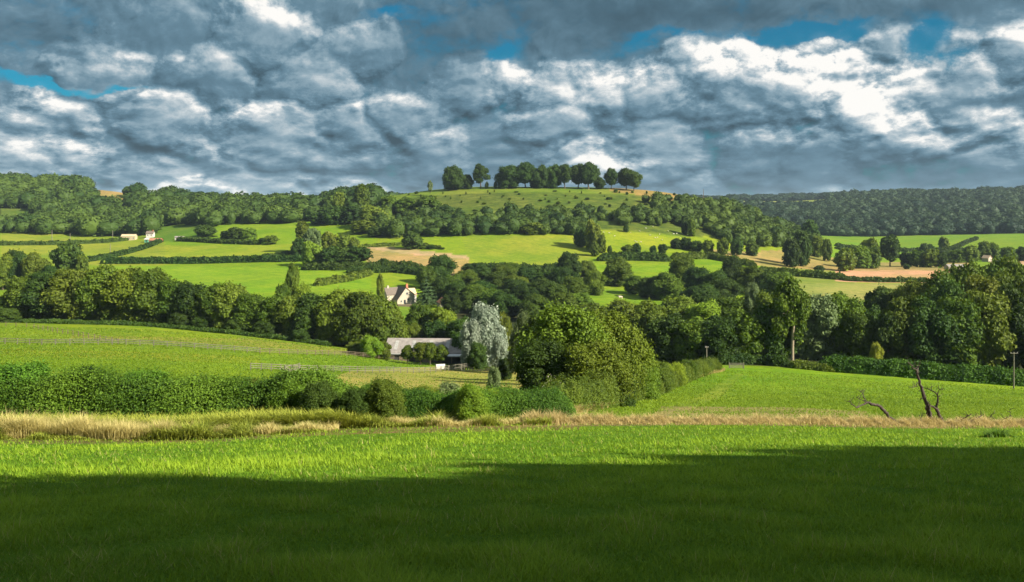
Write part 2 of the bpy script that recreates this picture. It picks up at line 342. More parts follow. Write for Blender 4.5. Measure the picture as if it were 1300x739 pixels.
def crown_geo(kind, nleaf, size, seed, core=True, flat=.0):
    r = np.random.default_rng(seed); g = Geo()
    if kind == 'conifer':
        P, N = [], []
        lay = 9
        for i in range(lay):
            t = i/(lay-1); R = .46*(1-t)**.8+.04; z = .12+.82*t; nb = 11 if i < 6 else 7
            for k in range(nb):
                a = 2*math.pi*(k+.5*(i % 2))/nb+r.uniform(-.15, .15); Rk = R*r.uniform(.75, 1.1)
                m = max(6, int(nleaf/(lay*nb)))
                s = r.uniform(.1, 1, m)**.7; off = r.normal(size=(m, 3))*np.array([.03, .03, .012])*(1.2-t)
                p = np.c_[np.cos(a)*Rk*s, np.sin(a)*Rk*s, z-.10*s*s*(1-t)+.02*s]+off
                P.append(p); N.append(np.c_[np.cos(a)*.5+0*s, np.sin(a)*.5+0*s, 1+0*s]+r.normal(size=(m, 3))*.35)
        C = np.concatenate(P); V, Fc = leaves(C, np.concatenate(N), size*r.uniform(.7, 1.3, len(C)))
        g.add(V, Fc, 0, r.uniform(0, 1, len(C)))
        V, Fc = tube([(0, 0, .05), (0, 0, .5), (0, 0, .93)], [.17, .1, .01], 8); g.add(V, Fc, 0, .1)
        return g, None
    L = crown_lobes(kind, r)
    w = L[:, 3]**2; cnt = np.maximum(8, (nleaf*w/w.sum()*1.5).astype(int))
    Cs, Ns, Rs = [], [], []
    for (x, y, z, q), n in zip(L, cnt):
        d = unit(r.normal(size=(n, 3))); d[:, 2] = np.where(d[:, 2] < -.5, -d[:, 2], d[:, 2])
        bump = 1+.16*np.sin(d[:, 0]*7+x*30)*np.sin(d[:, 1]*6+y*30)*np.sin(d[:, 2]*7+z*20)
        p = np.array([x, y, z])+d*(q*bump*r.normal(1.0, .11 if nleaf > 20000 else .085, n))[:, None]
        if kind == 'willow': p[:, 2] -= .05*np.abs(r.normal(size=n))
        keep = np.ones(n, bool)
        for (a, b, c, e) in L:
            if (a, b, c) != (x, y, z): keep &= np.linalg.norm(p-np.array([a, b, c]), axis=1) > e*.86
        keep &= p[:, 2] > .02
        p, d = p[keep], d[keep]; Cs.append(p); Ns.append(d+r.normal(size=p.shape)*(.8 if nleaf > 20000 else .55)+np.array([0, 0, .15])); Rs.append(np.clip(r.uniform(.25, .75)+r.normal(size=len(p))*.15, 0, 1))
    # stray sprigs outside the lobes break the outline
    C = np.concatenate(Cs); N = np.concatenate(Ns); R = np.concatenate(Rs)
    k = r.choice(len(C), len(C)//9); cen = np.array([0, 0, .5]); out_ = unit(C[k]-cen)
    C = np.concatenate([C, C[k]+out_*r.uniform(.01, .085 if nleaf > 20000 else .055, (len(k), 1))+r.normal(size=(len(k), 3))*.012]); N = np.concatenate([N, r.normal(size=(len(k), 3))+out_]); R = np.concatenate([R, r.uniform(.4, 1, len(k))])
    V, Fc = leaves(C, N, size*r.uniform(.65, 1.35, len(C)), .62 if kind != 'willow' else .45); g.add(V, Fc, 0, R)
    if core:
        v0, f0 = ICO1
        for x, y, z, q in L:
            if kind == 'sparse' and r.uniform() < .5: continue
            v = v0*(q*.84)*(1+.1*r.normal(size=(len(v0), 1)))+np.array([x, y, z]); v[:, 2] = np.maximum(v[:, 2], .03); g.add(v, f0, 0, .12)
    return g, L
def trunk_geo(L, seed, rad=.028, seg=7):
    r = np.random.default_rng(seed+100); g = Geo()
    top = .55; P = [(0, 0, -.03), (r.normal()*.006, r.normal()*.006, .07), (r.normal()*.012, r.normal()*.012, .25), (r.normal()*.02, r.normal()*.02, top)]
    V, Fc = tube(P, [rad*1.5, rad, rad*.85, rad*.35], seg); g.add(V, Fc, 0, .5, True)
    if L is not None:
        for i in r.choice(len(L), min(9, len(L)), replace=False):
            x, y, z, q = L[i]; s = r.uniform(.14, .34); a = np.array([0, 0, s]); e = np.array([x, y, z]); mid = a*.5+e*.5+np.array([0, 0, -.02])
            V, Fc = tube([a, mid, e], [rad*.5, rad*.32, rad*.12], 5); g.add(V, Fc, 0, .5, True)
    return g
LODS = {'near': (32000, .0150), 'mid': (7000, .023), 'far': (1300, .048)}
KINDS = {'broad': .028, 'bushy': .022, 'tall': .022, 'willow': .026, 'sparse': .026, 'conifer': .03}
PROTO = {}
def proto(kind, lod, var, leafkey):
    key = (kind, lod, var, leafkey)
    if key in PROTO: return PROTO[key]
    n, s = LODS[lod]; seed = sum(ord(c) for c in kind)*7+var*13+len(lod)
    gk = (kind, lod, var)
    if gk not in PROTO:
        g, L = crown_geo(kind, n, s, seed); PROTO[gk] = (g, trunk_geo(L, seed, KINDS[kind], 8 if lod == 'near' else 5))
    g, t = PROTO[gk]
    if lod == 'far':   # crown and trunk in one mesh: too small to show parts
        gg = Geo()
        for src, mi in ((g, 0), (t, 1)):
            off = gg.n
            for v in src.V: gg.V.append(v); gg.n += len(v)
            for k in (3, 4):
                gg.F[k] += [f+off for f in src.F[k]]; gg.M[k] += [np.full(len(f), mi) for f in src.F[k]]; gg.R[k] += src.R[k]; gg.S[k] += src.S[k]
        PROTO[key] = gg.build('tree', [M[leafkey], M['bark']])
    else:
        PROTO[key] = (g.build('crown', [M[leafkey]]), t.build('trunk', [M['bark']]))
    return PROTO[key]
NT = [0]
def tree(px, Y, top, w, label, kind='broad', leaf='leaf', group=None, name='tree', cat='tree', lod=None, var=None, lean=0.0, sink=0.0, hm=None):
    """px: photo column, Y: distance, top: photo row of the top, w: crown width in photo pixels"""
    p = W(px, Y); h = hm if hm else (HY-top)*Y/F+ZC-p[2]; wm = w*Y/F
    h = max(h, 1.0)
    lod = lod or ('near' if Y < 150 else 'mid' if Y < 480 else 'far')
    var = rng.integers(0, 4) if var is None else var
    me = proto(kind, lod, int(var), leaf); NT[0] += 1
    rot = (lean*.3, lean, rng.uniform(0, 6.28) if not lean else 0)
    if lod == 'far': o = link(name, me)
    else:
        o = link(name, None); link('crown', me[0], o); link('trunk', me[1], o)
    o.location = (p[0], p[1], p[2]-.05-sink*h); o.rotation_euler = rot; s = rng.uniform(.94, 1.06)
    o.scale = (wm*1.08, wm*1.08*s, h*1.03)
    return tag(o, label, cat, group)
ORD = 'first second third fourth fifth sixth seventh eighth ninth tenth eleventh twelfth thirteenth fourteenth fifteenth sixteenth seventeenth eighteenth nineteenth twentieth'.split()

exec_parts = []
# ------------------------------------------------------------------ trees, by where they stand
# hilltop
HT = [(576,236,212,30,'bushy','large round tree at the left end of the hilltop row'),
 (594,236,222,14,'bushy','low dark tree filling the gap between the two leftmost hilltop trees'),
 (610,236,211,26,'sparse','domed hilltop tree just left of the wide gap in the row'),
 (645,236,211,32,'bushy','hilltop tree just right of the wide gap, its crown spreading left'),
 (667,236,209,29,'broad','broad tall hilltop tree second to the right of the wide gap'),
 (687,236,211,20,'bushy','narrow hilltop tree squeezed between two broad ones in the middle of the row'),
 (703,236,210,23,'bushy','hilltop tree left of the middle notch, joined to its right neighbour'),
 (717,236,210,23,'sparse','hilltop tree whose right edge meets the bright cloud'),
 (734,236,210,24,'broad','left trunk of the airy pair standing against the bright cloud'),
 (747,236,209,28,'broad','right trunk of the airy pair standing against the bright cloud'),
 (761,236,225,15,'bushy','low bushy tree on the hilltop beside the airy pair'),
 (776,236,216,18,'broad','lone slim hilltop tree in the gap before the last one'),
 (795,237,216,22,'broad','left half of the flat-topped pair at the right end of the hilltop'),
 (805,237,219,20,'broad','right half of the flat-topped pair at the right end of the hilltop'),
 (678,236,226,14,'bushy','low shrubby tree under the middle of the hilltop row')]
for px, b, top, w, k, lab in HT:
    tree(px, 876+rng.uniform(-4, 4), top, w*1.05, lab, k, 'leaf_dark', 'trees along the hilltop', lod='mid')
for px, t in ((618, 231), (629, 230), (634, 232), (700, 231)):
    tree(px, 872, t, 5, 'tiny shrub on the hilltop grass among the trees', 'bushy', 'leaf_dark', 'tiny hilltop shrubs', 'shrub', 'shrub')
tree(546, 850, 231, 8, 'spindly half bare thorn tree on the left shoulder of the hill', 'sparse', 'leaf_grey')

# long dark row across the left field
RA = [(-24,374,50),(12,378,40),(34,351,42),(62,347,46),(95,343,50),(128,341,48),(160,342,50),(192,344,46),(218,357,36),(242,360,38),(268,364,40),(292,362,36),(318,374,38),(345,377,38),(372,376,36),(398,374,42),(425,372,42),(452,371,48),(480,377,40),(496,392,30)]
for i, (px, top, w) in enumerate(RA):
    Y = np.interp(px, [0, 200, 450, 500], [276, 272, 252, 256])
    if i in (2, 4, 11, 14): lf = 'leaf_olive'
    elif i in (3, 9, 15): lf = 'leaf_dark'
    else: lf = 'leaf'
    tree(px, Y, top, w*1.45, f"{'olive' if lf=='leaf_olive' else 'dark' if lf=='leaf_dark' else 'green'} tree, {ORD[i]} from the left in the long row beyond the left field", 'bushy', lf, 'trees in the long row beyond the left field')
for i, px in enumerate(range(-10, 500, 34)):
    Y = np.interp(px, [0, 200, 450, 500], [302, 298, 280, 282]); t0 = np.interp(px, [r[0] for r in RA], [r[1] for r in RA])
    tree(px+rng.uniform(-6, 6), Y, t0+rng.uniform(3, 10), 44, 'tree half hidden behind the long row beyond the left field', 'broad', rng.choice(['leaf', 'leaf_dark', 'leaf_olive']), 'trees half hidden behind the long row')
for px, Y, t, w in ((8, 262, 392, 34), (226, 262, 398, 26), (255, 262, 402, 26), (300, 258, 404, 28), (335, 254, 408, 30), (380, 248, 418, 24)):
    tree(px, Y, t, w, 'low bush at the foot of the long tree row', 'bushy', 'leaf_dark', 'bushes at the foot of the long tree row', 'bush', 'bush')
# left middle distance
for a in ((4,440,326,32,'rounded tree at the far left edge behind the long row','leaf'),(24,445,322,32,'second tree from the left edge behind the long row','leaf_dark'),(45,440,323,36,'olive tree left of the lone tall field tree','leaf_olive'),
          (63,435,337,28,'lower dark tree beside the lone tall field tree','leaf_dark'),(-20,440,330,40,'tree cut by the left edge behind the long row','leaf'),
          (86,500,309,42,'tall dark field tree with a bushy crown above the long row','leaf_dark'),(104,492,325,20,'olive green tree leaning on the right of the tall dark field tree','leaf_olive'),
          (15,520,318,26,'small dark tree at the left edge below the far hedge','leaf_dark')):
    tree(a[0], a[1], a[2], a[3], a[4], 'bushy', a[5])
tree(372, 318, 339, 26, 'slender grey green tree rising above the long row at its right half', 'tall', 'leaf_olive')
tree(360, 310, 362, 26, 'small round tree left of the slender grey green one', 'bushy', 'leaf')
tree(385, 312, 362, 26, 'small light tree right of the slender grey green one', 'bushy', 'leaf_light')
tree(483, 400, 349, 14, 'bright yellow green tree standing left of the farmhouse', 'tall', 'leaf_yellow')
# clump around the big dome left of centre
for a in ((384,640,283,24,'tall olive tree at the top left of the clump in the middle fields','tall','leaf_olive'),(397,622,290,26,'pale grey green willow in the clump in the middle fields','willow','leaf_grey'),
          (380,610,303,22,'dark small tree on the left of the clump in the middle fields','bushy','leaf_dark'),(396,575,308,28,'light green tree at the front of the clump in the middle fields','bushy','leaf_light'),
          (419,570,314,32,'dark tree touching the left of the big dome','bushy','leaf_dark'),(452,575,314,44,'big dark dome shaped tree with visible trunks above the hedge','broad','leaf_dark'),
          (436,572,316,30,'dark tree under the left side of the big dome','bushy','leaf_dark'),
          (418,640,295,24,'olive bush behind the dome shaped tree','bushy','leaf_olive'),(437,640,298,22,'light bush behind the dome shaped tree','bushy','leaf_olive'),(449,640,302,16,'small bush right behind the dome shaped tree','bushy','leaf_olive'),
          (487,560,328,16,'small round dark tree right of the big dome','bushy','leaf_dark'),(344,690,299,20,'small round tree among the far left centre fields','bushy','leaf'),
          (333,700,302,12,'smaller tree beside the round one in the far left centre fields','bushy','leaf_dark'),
          (523,640,294,28,'dark bushy tree at the left end of the golden field','bushy','leaf_dark'),(547,640,311,12,'small dark bush on the upper edge of the golden field','bushy','leaf_dark'),(537,640,312,10,'tiny bush beside the dark bushy tree of the golden field','bushy','leaf'),
          (561,640,314,9,'lone conical bush above the golden field','bushy','leaf_dark'),(487,655,308,7,'tiny thorn bush in the green strip left of the golden field','bushy','leaf_dark'),
          (261,745,286,28,'round field tree below the left hill wood','bushy','leaf_dark'),(288,715,293,20,'left of the dark field trees beside the far hedge','bushy','leaf_dark'),(300,712,289,26,'middle of the dark field trees beside the far hedge','bushy','leaf_dark'),
          (316,710,290,24,'right of the dark field trees beside the far hedge','bushy','leaf'),(272,740,300,10,'little bush beside the round field tree','bushy','leaf')):
    tree(a[0], a[1], a[2], a[3], a[4], a[5], a[6])
# prominent trees at the saddle
for a in ((459,800,236,26,'tall',"tall two-tiered tree rising highest at the left foot of the hill"),(431,805,247,22,'broad','dark round tree standing on the skyline left of the tallest'),(446,770,262,34,'bushy','broad tree in front of the tallest one at the saddle'),
          (424,770,262,30,'bushy','round tree low on the saddle left of centre'),(473,745,262,40,'bushy','large pale green tree at the left foot of the hill'),(495,800,249,28,'bushy','round tree where the hill meets the saddle'),
          (462,720,280,38,'bushy','broad low tree at the front of the saddle wood'),(478,700,288,26,'bushy','bushy tree at the foot of the saddle wood by the green strip'),(405,780,270,32,'bushy','tree at the left end of the saddle wood'),
          (515,790,252,30,'bushy','dark tree on the left shoulder of the hill'),(543,780,249,34,'bushy','large dark tree below the thorn on the left shoulder')):
    tree(a[0], a[1], a[2], a[3], a[5], a[4], rng.choice(['leaf', 'leaf_dark']))
# hill field trees
for a in ((752,640,281,22,'tall tree standing alone in front of the hill pasture','leaf_olive'),(737,652,288,20,'dark tree behind the lone pasture tree','leaf_dark'),(764,630,298,12,'bush at the right foot of the lone pasture tree','leaf'),(755,618,307,14,'bush below the lone pasture tree','leaf_olive'),
          (797,628,311,18,'left of two bushes standing below the sheep pasture','leaf'),(808,628,309,14,'right of two bushes standing below the sheep pasture','leaf_dark'),(774,628,312,7,'small thorn left of the paired bushes','leaf_dark'),
          (829,640,312,10,'round bush on the lower edge of the sheep pasture','leaf_dark'),(841,640,310,13,'larger round bush on the lower edge of the sheep pasture','leaf_dark'),(795,712,285,8,'square little bush high in the sheep pasture','leaf_dark'),
          (858,668,303,16,'first bush of the dark thicket right of the sheep pasture','leaf_dark'),(871,668,302,18,'second bush of the dark thicket right of the sheep pasture','leaf_dark'),(885,662,306,18,'third bush of the dark thicket right of the sheep pasture','leaf_dark'),(899,655,305,16,'last bush of the dark thicket right of the sheep pasture','leaf'),
          (878,720,279,11,'small round bush at the top right of the sheep pasture','leaf'),(869,724,281,9,'smaller bush beside the round one at the top right of the pasture','leaf_dark'),
          (918,650,303,16,'bush left of the golden strip','leaf'),(935,660,302,18,'bush above the golden strip','leaf_dark'),(955,670,308,18,'second bush above the golden strip','leaf')):
    tree(a[0], a[1], a[2], a[3], a[4], 'bushy', a[5])
# wood in the middle
MW = [(560,505,325,52),(541,490,338,34),(592,500,343,40),(612,520,337,38),(640,520,337,46),(668,505,340,44),(692,490,345,42),(723,535,321,42),(746,540,331,30),(655,445,356,60),(612,450,357,54),(575,455,350,46),(692,440,355,60),(728,450,352,46),
      (600,400,372,50),(640,380,372,56),(680,370,376,56),(632,470,346,50),(605,425,362,50),(665,420,362,50),(705,410,362,50),(580,430,358,44),(625,395,368,50),(655,465,350,50),(715,480,340,50),(735,400,372,50),(560,440,352,40),(650,540,334,40),(600,540,334,40),(715,380,372,50),(572,390,374,36)]
for px, Y, t, w in MW:
    tree(px, Y, t, w*.78, 'dark tree in the dense wood between the farmhouse and the hill', 'bushy', rng.choice(['leaf', 'leaf_dark', 'leaf_dark']), 'trees of the dense wood in the valley middle', lod='mid')
tree(541, 425, 351, 32, 'dark layered conifer standing right beside the farmhouse', 'conifer', 'conifer')
tree(560, 470, 355, 22, 'narrow dark conifer behind the red roofed outbuilding', 'conifer', 'conifer')
MR = [(755,470,344,26),(783,505,328,34),(806,475,350,26),(826,460,352,30),(845,455,346,38),(868,500,327,36),(886,470,340,36),(908,460,345,34),(930,500,329,30),(952,480,338,36),(975,470,347,30),(990,440,347,40),(920,430,355,40),(890,425,362,40)]
for px, Y, t, w in MR:
    tree(px, Y, t, w*1.2, 'dark tree in the belt right of the valley middle', 'bushy', rng.choice(['leaf', 'leaf_dark']), 'trees of the belt right of the valley middle', lod='mid')
MF = [(757,300,387,48),(792,298,383,46),(828,295,385,46),(862,300,378,48),(895,290,384,46),(928,292,379,48),(975,285,374,44),(960,330,372,40),(895,330,372,40),(740,320,388,44)]
for i, (px, Y, t, w) in enumerate(MF):
    tree(px, Y, t, w*1.25, 'tree in the lit line of crowns beyond the right field', 'bushy', ['leaf', 'leaf_olive', 'leaf', 'leaf_olive', 'leaf_light', 'leaf', 'leaf', 'leaf', 'leaf_dark', 'leaf'][i], 'line of lit crowns beyond the right field')
tree(955, 320, 358, 28, 'pale silvery willow poking up behind the lit crowns', 'willow', 'leaf_grey')
RF = [(848,218,402,50),(880,214,408,44),(912,212,404,46),(945,214,396,50),(978,214,392,46),(1038,232,377,54),(1072,232,376,50),(1092,226,398,38),(1150,224,377,54),(1182,220,384,54),(1216,220,380,58),(1252,220,372,60),(1290,220,370,60),(1330,220,368,60),(1128,222,398,36),(1015,240,388,44)]
for i, (px, Y, t, w) in enumerate(RF):
    tree(px, Y, t, w*1.35, f"tall tree, {ORD[sorted(r[0] for r in RF).index(px)]} from the left of the front row beyond the right field", 'bushy', ['leaf_dark', 'leaf', 'leaf_dark', 'leaf', 'leaf_dark', 'leaf_grey', 'leaf', 'leaf', 'leaf', 'leaf_dark', 'leaf', 'leaf_olive', 'leaf_dark', 'leaf', 'leaf_dark', 'leaf'][i], 'tall front trees along the right field')
RB = [(1112,300,368,34),(1140,300,366,44),(1168,290,358,46),(1196,285,350,50),(1228,300,338,52),(1258,305,335,52),(1290,300,333,54),(1325,300,331,54),(1210,255,362,50),(1245,255,352,54),(1280,255,350,56),(1318,250,350,56),(1105,245,392,36)]
for px, Y, t, w in RB:
    tree(px, Y, t, w*1.3, 'tree in the high bank of foliage at the right edge', 'bushy', rng.choice(['leaf', 'leaf_dark', 'leaf_olive']), 'trees of the high bank at the right edge')
tree(1113, 212, 436, 18, 'small bright yellow bush glowing between the dark front trees', 'bushy', 'leaf_yellow', None, 'bush', 'bush')
# right valley trees
for a in ((1018,640,293,26,'tall dark tree where the hill wood ends on the right','bushy','leaf_dark'),(1005,625,303,24,'dark tree left of the tall one at the end of the hill wood','bushy','leaf_dark'),(1028,840,280,24,'dark domed tree on the right slope of the hill','bushy','leaf_dark'),
          (1038,720,300,18,'bush between the tall dark tree and the yellow field','bushy','leaf'),(1050,700,304,14,'low bush beside the yellow field','bushy','leaf'),(1040,600,337,14,'bush on the lower edge of the yellow field','bushy','leaf_dark'),
          (1073,620,316,28,'olive tree at the left end of the valley tree line','bushy','leaf_olive'),(1090,660,312,30,'rounded tree second in the valley tree line','bushy','leaf'),(1104,700,303,26,'round topped tree left of the darkest valley tree','bushy','leaf'),(1107,665,313,24,'lower tree left of the darkest valley tree','bushy','leaf'),
          (1130,700,301,29,'darkest and tallest round tree of the valley line','broad','leaf_dark'),(1151,660,335,9,'little lone round bush above the ploughed field','bushy','leaf_dark'),
          (1150,700,320,18,'low dark tree right of the darkest valley tree','bushy','leaf_dark'),(1165,690,318,22,'low broad tree in the middle of the valley','bushy','leaf'),(1182,685,317,26,'broad olive tree behind the ploughed field','bushy','leaf_olive'),(1196,680,322,14,'low tree at the right end of the ploughed field','bushy','leaf_dark'),
          (1198,960,301,14,'lone round tree on the bright far field','bushy','leaf'),(1173,900,309,12,'hedge tree left of the lone round tree on the far field','bushy','leaf_dark'),(1181,900,310,12,'hedge tree just below the lone round tree on the far field','bushy','leaf_dark'),
          (1214,760,317,22,'bush cluster tree left of the stone barn ruins','bushy','leaf'),(1232,760,312,24,'tree above the brown field at the right','bushy','leaf'),(1250,800,307,20,'slim tree right in the far valley hedge','bushy','leaf'),(1262,800,309,16,'second slim tree right in the far valley hedge','bushy','leaf'),
          (1280,780,314,24,'broad tree near the right edge above the brown field','bushy','leaf'),(1302,780,313,26,'tree cut by the right edge above the brown field','bushy','leaf_dark'),(1120,560,353,12,'tiny bush in the hedge below the ploughed field','bushy','leaf'),(1065,570,347,18,'leafy bush at the left end of the hedge below the ploughed field','bushy','leaf_olive'),
          (1128,440,367,30,'dark round bush at the corner of the pale field','bushy','leaf_dark'),(1148,436,368,26,'second dark bush at the corner of the pale field','bushy','leaf_dark')):
    tree(a[0], a[1], a[2], a[3], a[4], a[5], a[6])
# by the barn
for a in ((452,232,434,28,'bushy','leaf_olive','leafy shrub at the left end of the barn yard'),(471,228,427,30,'bushy','leaf_light','taller light green shrub left of the barn'),(487,230,434,22,'bushy','leaf_olive','shrub touching the left end of the barn'),
          (517,224,440,19,'sparse','leaf_olive','sapling in front of the left end of the barn'),(534,224,436,25,'sparse','leaf_olive','dark sapling before the middle of the barn'),(546,224,437,21,'sparse','leaf_olive','second dark sapling before the middle of the barn'),(560,225,440,23,'sparse','leaf_olive','third dark sapling before the right half of the barn'),
          (584,238,425,26,'bushy','leaf_dark','dark tree hiding the right end of the barn')):
    tree(a[0], a[1], a[2], a[3], a[6], a[4], a[5])
for a in ((535,290,387,44,'leafy tree right of the lawn below the farmhouse','leaf'),(562,285,392,40,'mid green tree behind the barn','leaf_light'),(508,285,408,28,'small tree behind the left end of the barn','leaf'),(552,275,408,40,'lower dark tree behind the barn roof','leaf_dark'),(585,270,405,40,'dark tree left of the silver willow','leaf_dark'),(525,276,412,28,'rounded tree behind the middle of the barn','leaf')):
    tree(a[0], a[1], a[2], a[3], a[4], 'bushy', a[5])
tree(616, 228, 388, 50, 'large silver leaved willow right of the barn', 'bushy', 'leaf_silver', var=1)
tree(598, 224, 408, 30, 'lower silver leaved willow over the right end of the barn roof', 'bushy', 'leaf_silver', var=2)
tree(634, 200, 427, 25, 'small brilliant silver willow in front of the dark trees', 'bushy', 'leaf_silver', var=3)
tree(606, 215, 436, 28, 'dark green tree beneath the silver willows', 'bushy', 'leaf_dark')
tree(640, 234, 400, 26, 'olive green tree right of the large silver willow', 'bushy', 'leaf_olive')
tree(656, 165, 404, 40, 'grey green poplar with upswept branches left of the big hedgerow tree', 'tall', 'leaf_grey', lean=.12, lod='near')
tree(640, 170, 455, 22, 'small dark tree at the foot of the poplar', 'bushy', 'leaf_dark')
# the big hedgerow tree mass in the middle
tree(720, 96, 393, 118, 'big olive green hedgerow tree in the centre, highest of its clump', 'bushy', 'leaf', var=0)
tree(770, 100, 402, 98, 'broad hedgerow tree forming the right shoulder of the central clump', 'bushy', 'leaf', var=1)
tree(696, 92, 432, 92, 'darker thorny tree at the lower left of the central clump', 'bushy', 'leaf_dark', var=2)
tree(802, 108, 430, 62, 'lower tree at the right end of the central clump', 'bushy', 'leaf_olive', var=3)
tree(752, 90, 436, 105, 'leafy bush at the front of the central clump', 'bushy', 'leaf', var=3)
tree(680, 150, 405, 46, 'tree between the poplar and the central clump', 'bushy', 'leaf_dark', lod='near')
# shrubs in the foreground hedge
for a in ((405,54,487,50,'dark thorny shrub where the left hedge ends','leaf_dark'),(450,53.5,493,40,'dark shrub beside the dry grass left of centre','leaf_dark'),(488,54,483,50,'rounded olive shrub standing highest in the low hedge left of centre','leaf_olive'),(598,54,490,44,'bright leaved shrub in the low hedge near the centre','leaf_light'),(622,56,494,40,'light shrub right of the bright leaved one','leaf_light'),(372,56,482,60,'leafy green shrub merging into the left hedge','hedge')):
    tree(a[0], a[1], a[2], a[3], a[4], 'bushy', a[5], None, 'shrub', 'shrub')
for px, Y, t, w, lf in ((738,77,500,50,'leaf'),(782,90,478,56,'leaf_dark'),(815,107,464,50,'leaf'),(836,124,459,36,'leaf_olive'),(855,140,461,34,'leaf_light'),(872,156,458,28,'leaf'),(888,168,459,26,'leaf_olive'),(903,182,457,26,'leaf'),(826,112,474,26,'leaf_dark'),(864,146,466,20,'leaf_dark')):
    tree(px, Y, t, w, 'bush swelling out of the hedge along the left side of the right field', 'bushy', lf, 'bushes in the hedge along the right field', 'bush', 'bush', lod='near')
for px, Y, t, w, lf in ((20,57,462,100,'hedge'),(110,57,471,80,'leaf_dark'),(180,57,474,90,'hedge'),(262,57.5,479,80,'leaf'),(322,57.5,482,66,'leaf_olive'),(540,58,490,54,'leaf_olive'),(672,58.5,498,50,'leaf'),(570,58,488,40,'leaf_grey')):
    tree(px, Y, t, w, 'shrub growing up through the foreground hedge', 'bushy', lf, 'shrubs in the foreground hedge', 'shrub', 'shrub')
tree(627, 72, 468, 22, 'thin straggly sapling poking above the low hedge', 'sparse', 'leaf_grey', None, 'sapling', 'sapling', lod='mid')

# ------------------------------------------------------------------ woods read as one mass
def lump(x, y, k, seed):      # smooth patchy field from a few crossed waves
    r = np.random.default_rng(seed); o = 0*x
    for _ in range(9): a = r.uniform(0, 6.28); f = k*r.uniform(.6, 1.7); o = o+np.sin((x*math.cos(a)+y*math.sin(a))*f+r.uniform(0, 6.28))
    return o/3.0
def wood(name, label, poly, Y0, Y1, sp, hm, wm, nl, size, leaf, maxn=9000, pts=None):
    P = scatter(poly, Y0, Y1, sp) if pts is None else pts
    if len(P) > maxn: P = P[rng.choice(len(P), maxn, replace=False)]
    g = Geo(); T = []
    for k in range(5):
        L = crown_lobes('bushy', np.random.default_rng(900+k)); r = np.random.default_rng(40+k)
        g0, _ = crown_geo('bushy', nl, size, 77+k, core=False)
        V = np.concatenate(g0.V); Fq = np.concatenate(g0.F[4]); R = np.concatenate(g0.R[4])
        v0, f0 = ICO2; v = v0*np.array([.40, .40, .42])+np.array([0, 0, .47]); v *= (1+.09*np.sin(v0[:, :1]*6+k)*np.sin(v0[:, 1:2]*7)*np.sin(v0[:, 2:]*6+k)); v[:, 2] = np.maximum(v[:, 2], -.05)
        T.append((V, Fq, R, v, f0))
    ids = rng.integers(0, 5, len(P))
    for k in range(5):
        Q = P[ids == k]; n = len(Q)
        if not n: continue
        V, Fq, R, v, f0 = T[k]; a = rng.uniform(0, 6.28, n); sv = rng.choice([.65, .85, 1.0, 1.25, 1.5], n)*rng.uniform(.9, 1.1, n); s = np.c_[sv*wm, (sv*.55+.45)*rng.uniform(.7, 1.3, n)*hm]; cs, sn = np.cos(a), np.sin(a); cr = np.clip(.42+.22*lump(Q[:, 0], Q[:, 1], .018, 3)+rng.normal(size=n)*.22, 0, 1)
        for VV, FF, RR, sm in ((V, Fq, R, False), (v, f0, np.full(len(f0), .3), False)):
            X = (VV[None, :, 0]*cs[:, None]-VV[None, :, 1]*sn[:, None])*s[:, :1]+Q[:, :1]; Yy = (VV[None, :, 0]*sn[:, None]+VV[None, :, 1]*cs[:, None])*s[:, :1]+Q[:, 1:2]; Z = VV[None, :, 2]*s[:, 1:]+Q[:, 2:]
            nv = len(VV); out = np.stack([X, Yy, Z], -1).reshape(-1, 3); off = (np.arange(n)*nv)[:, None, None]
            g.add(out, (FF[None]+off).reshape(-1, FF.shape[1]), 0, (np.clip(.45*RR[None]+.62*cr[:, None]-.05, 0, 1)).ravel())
    return tag(link(name, g.build(name, [M[leaf]])), label, 'woodland', None, 'stuff')
M['wood'] = leafmat('woodland canopy', (.012, .034, .007), (.085, .125, .016), .2, 0)
M['wood_shaded'] = leafmat('far canopy with cloud shade', (.006, .022, .011), (.042, .072, .024), .2, 0)  # cloud shade over the far hill put into this darker canopy colour
clear = [[(-40,264),(46,266),(44,290),(-40,288)], [(108,220),(168,220),(160,264),(134,264),(112,250)], [(176,225),(212,225),(208,262),(180,258)], [(145,215),(192,215),(192,249),(145,249)]]
P = scatter([(-900,180),(480,180),(480,262),(470,285),(400,292),(330,288),(310,291),(252,287),(240,286),(190,289),(195,304),(60,300),(0,300),(-900,300)], 800, 1300, 11.5)
px, py = proj(P[:, 0], P[:, 1], P[:, 2]); k = np.ones(len(P), bool)
for c in clear: k &= ~inpoly(px, py, c)
wood('woodland', 'dense broadleaf wood covering the hill on the left', None, 0, 0, 0, 12.5, 16, 400, .062, 'wood', pts=P[k], maxn=5200)
hillp = [(478,266),(520,262),(560,270),(600,274),(640,275),(700,272),(745,268),(790,260),(850,254),(900,262),(950,266),(1000,290),(1040,300),(1040,318),(1000,316),(930,312),(900,296),(870,289),(757,285),(745,300),(700,306),(640,301),(540,304),(480,312)]
P = scatter(hillp, 690, 905, 8.8); px, py = proj(P[:, 0], P[:, 1], P[:, 2])
k = ~inpoly(px, py, [(752,262),(792,266),(790,274),(755,272)]); 
k &= ~((py < 279-(px-640)*.06) & (px < 860) & (rng.uniform(size=len(P)) < .6))
P = P[k]; px = px[k]; P = P[np.argsort(P[:, 1]+rng.uniform(0, 25, len(P)))]
nind = max(0, min(len(P), 296-NT[0])); print('individual trees so far', NT[0], 'hill wood', len(P), 'individual', nind)
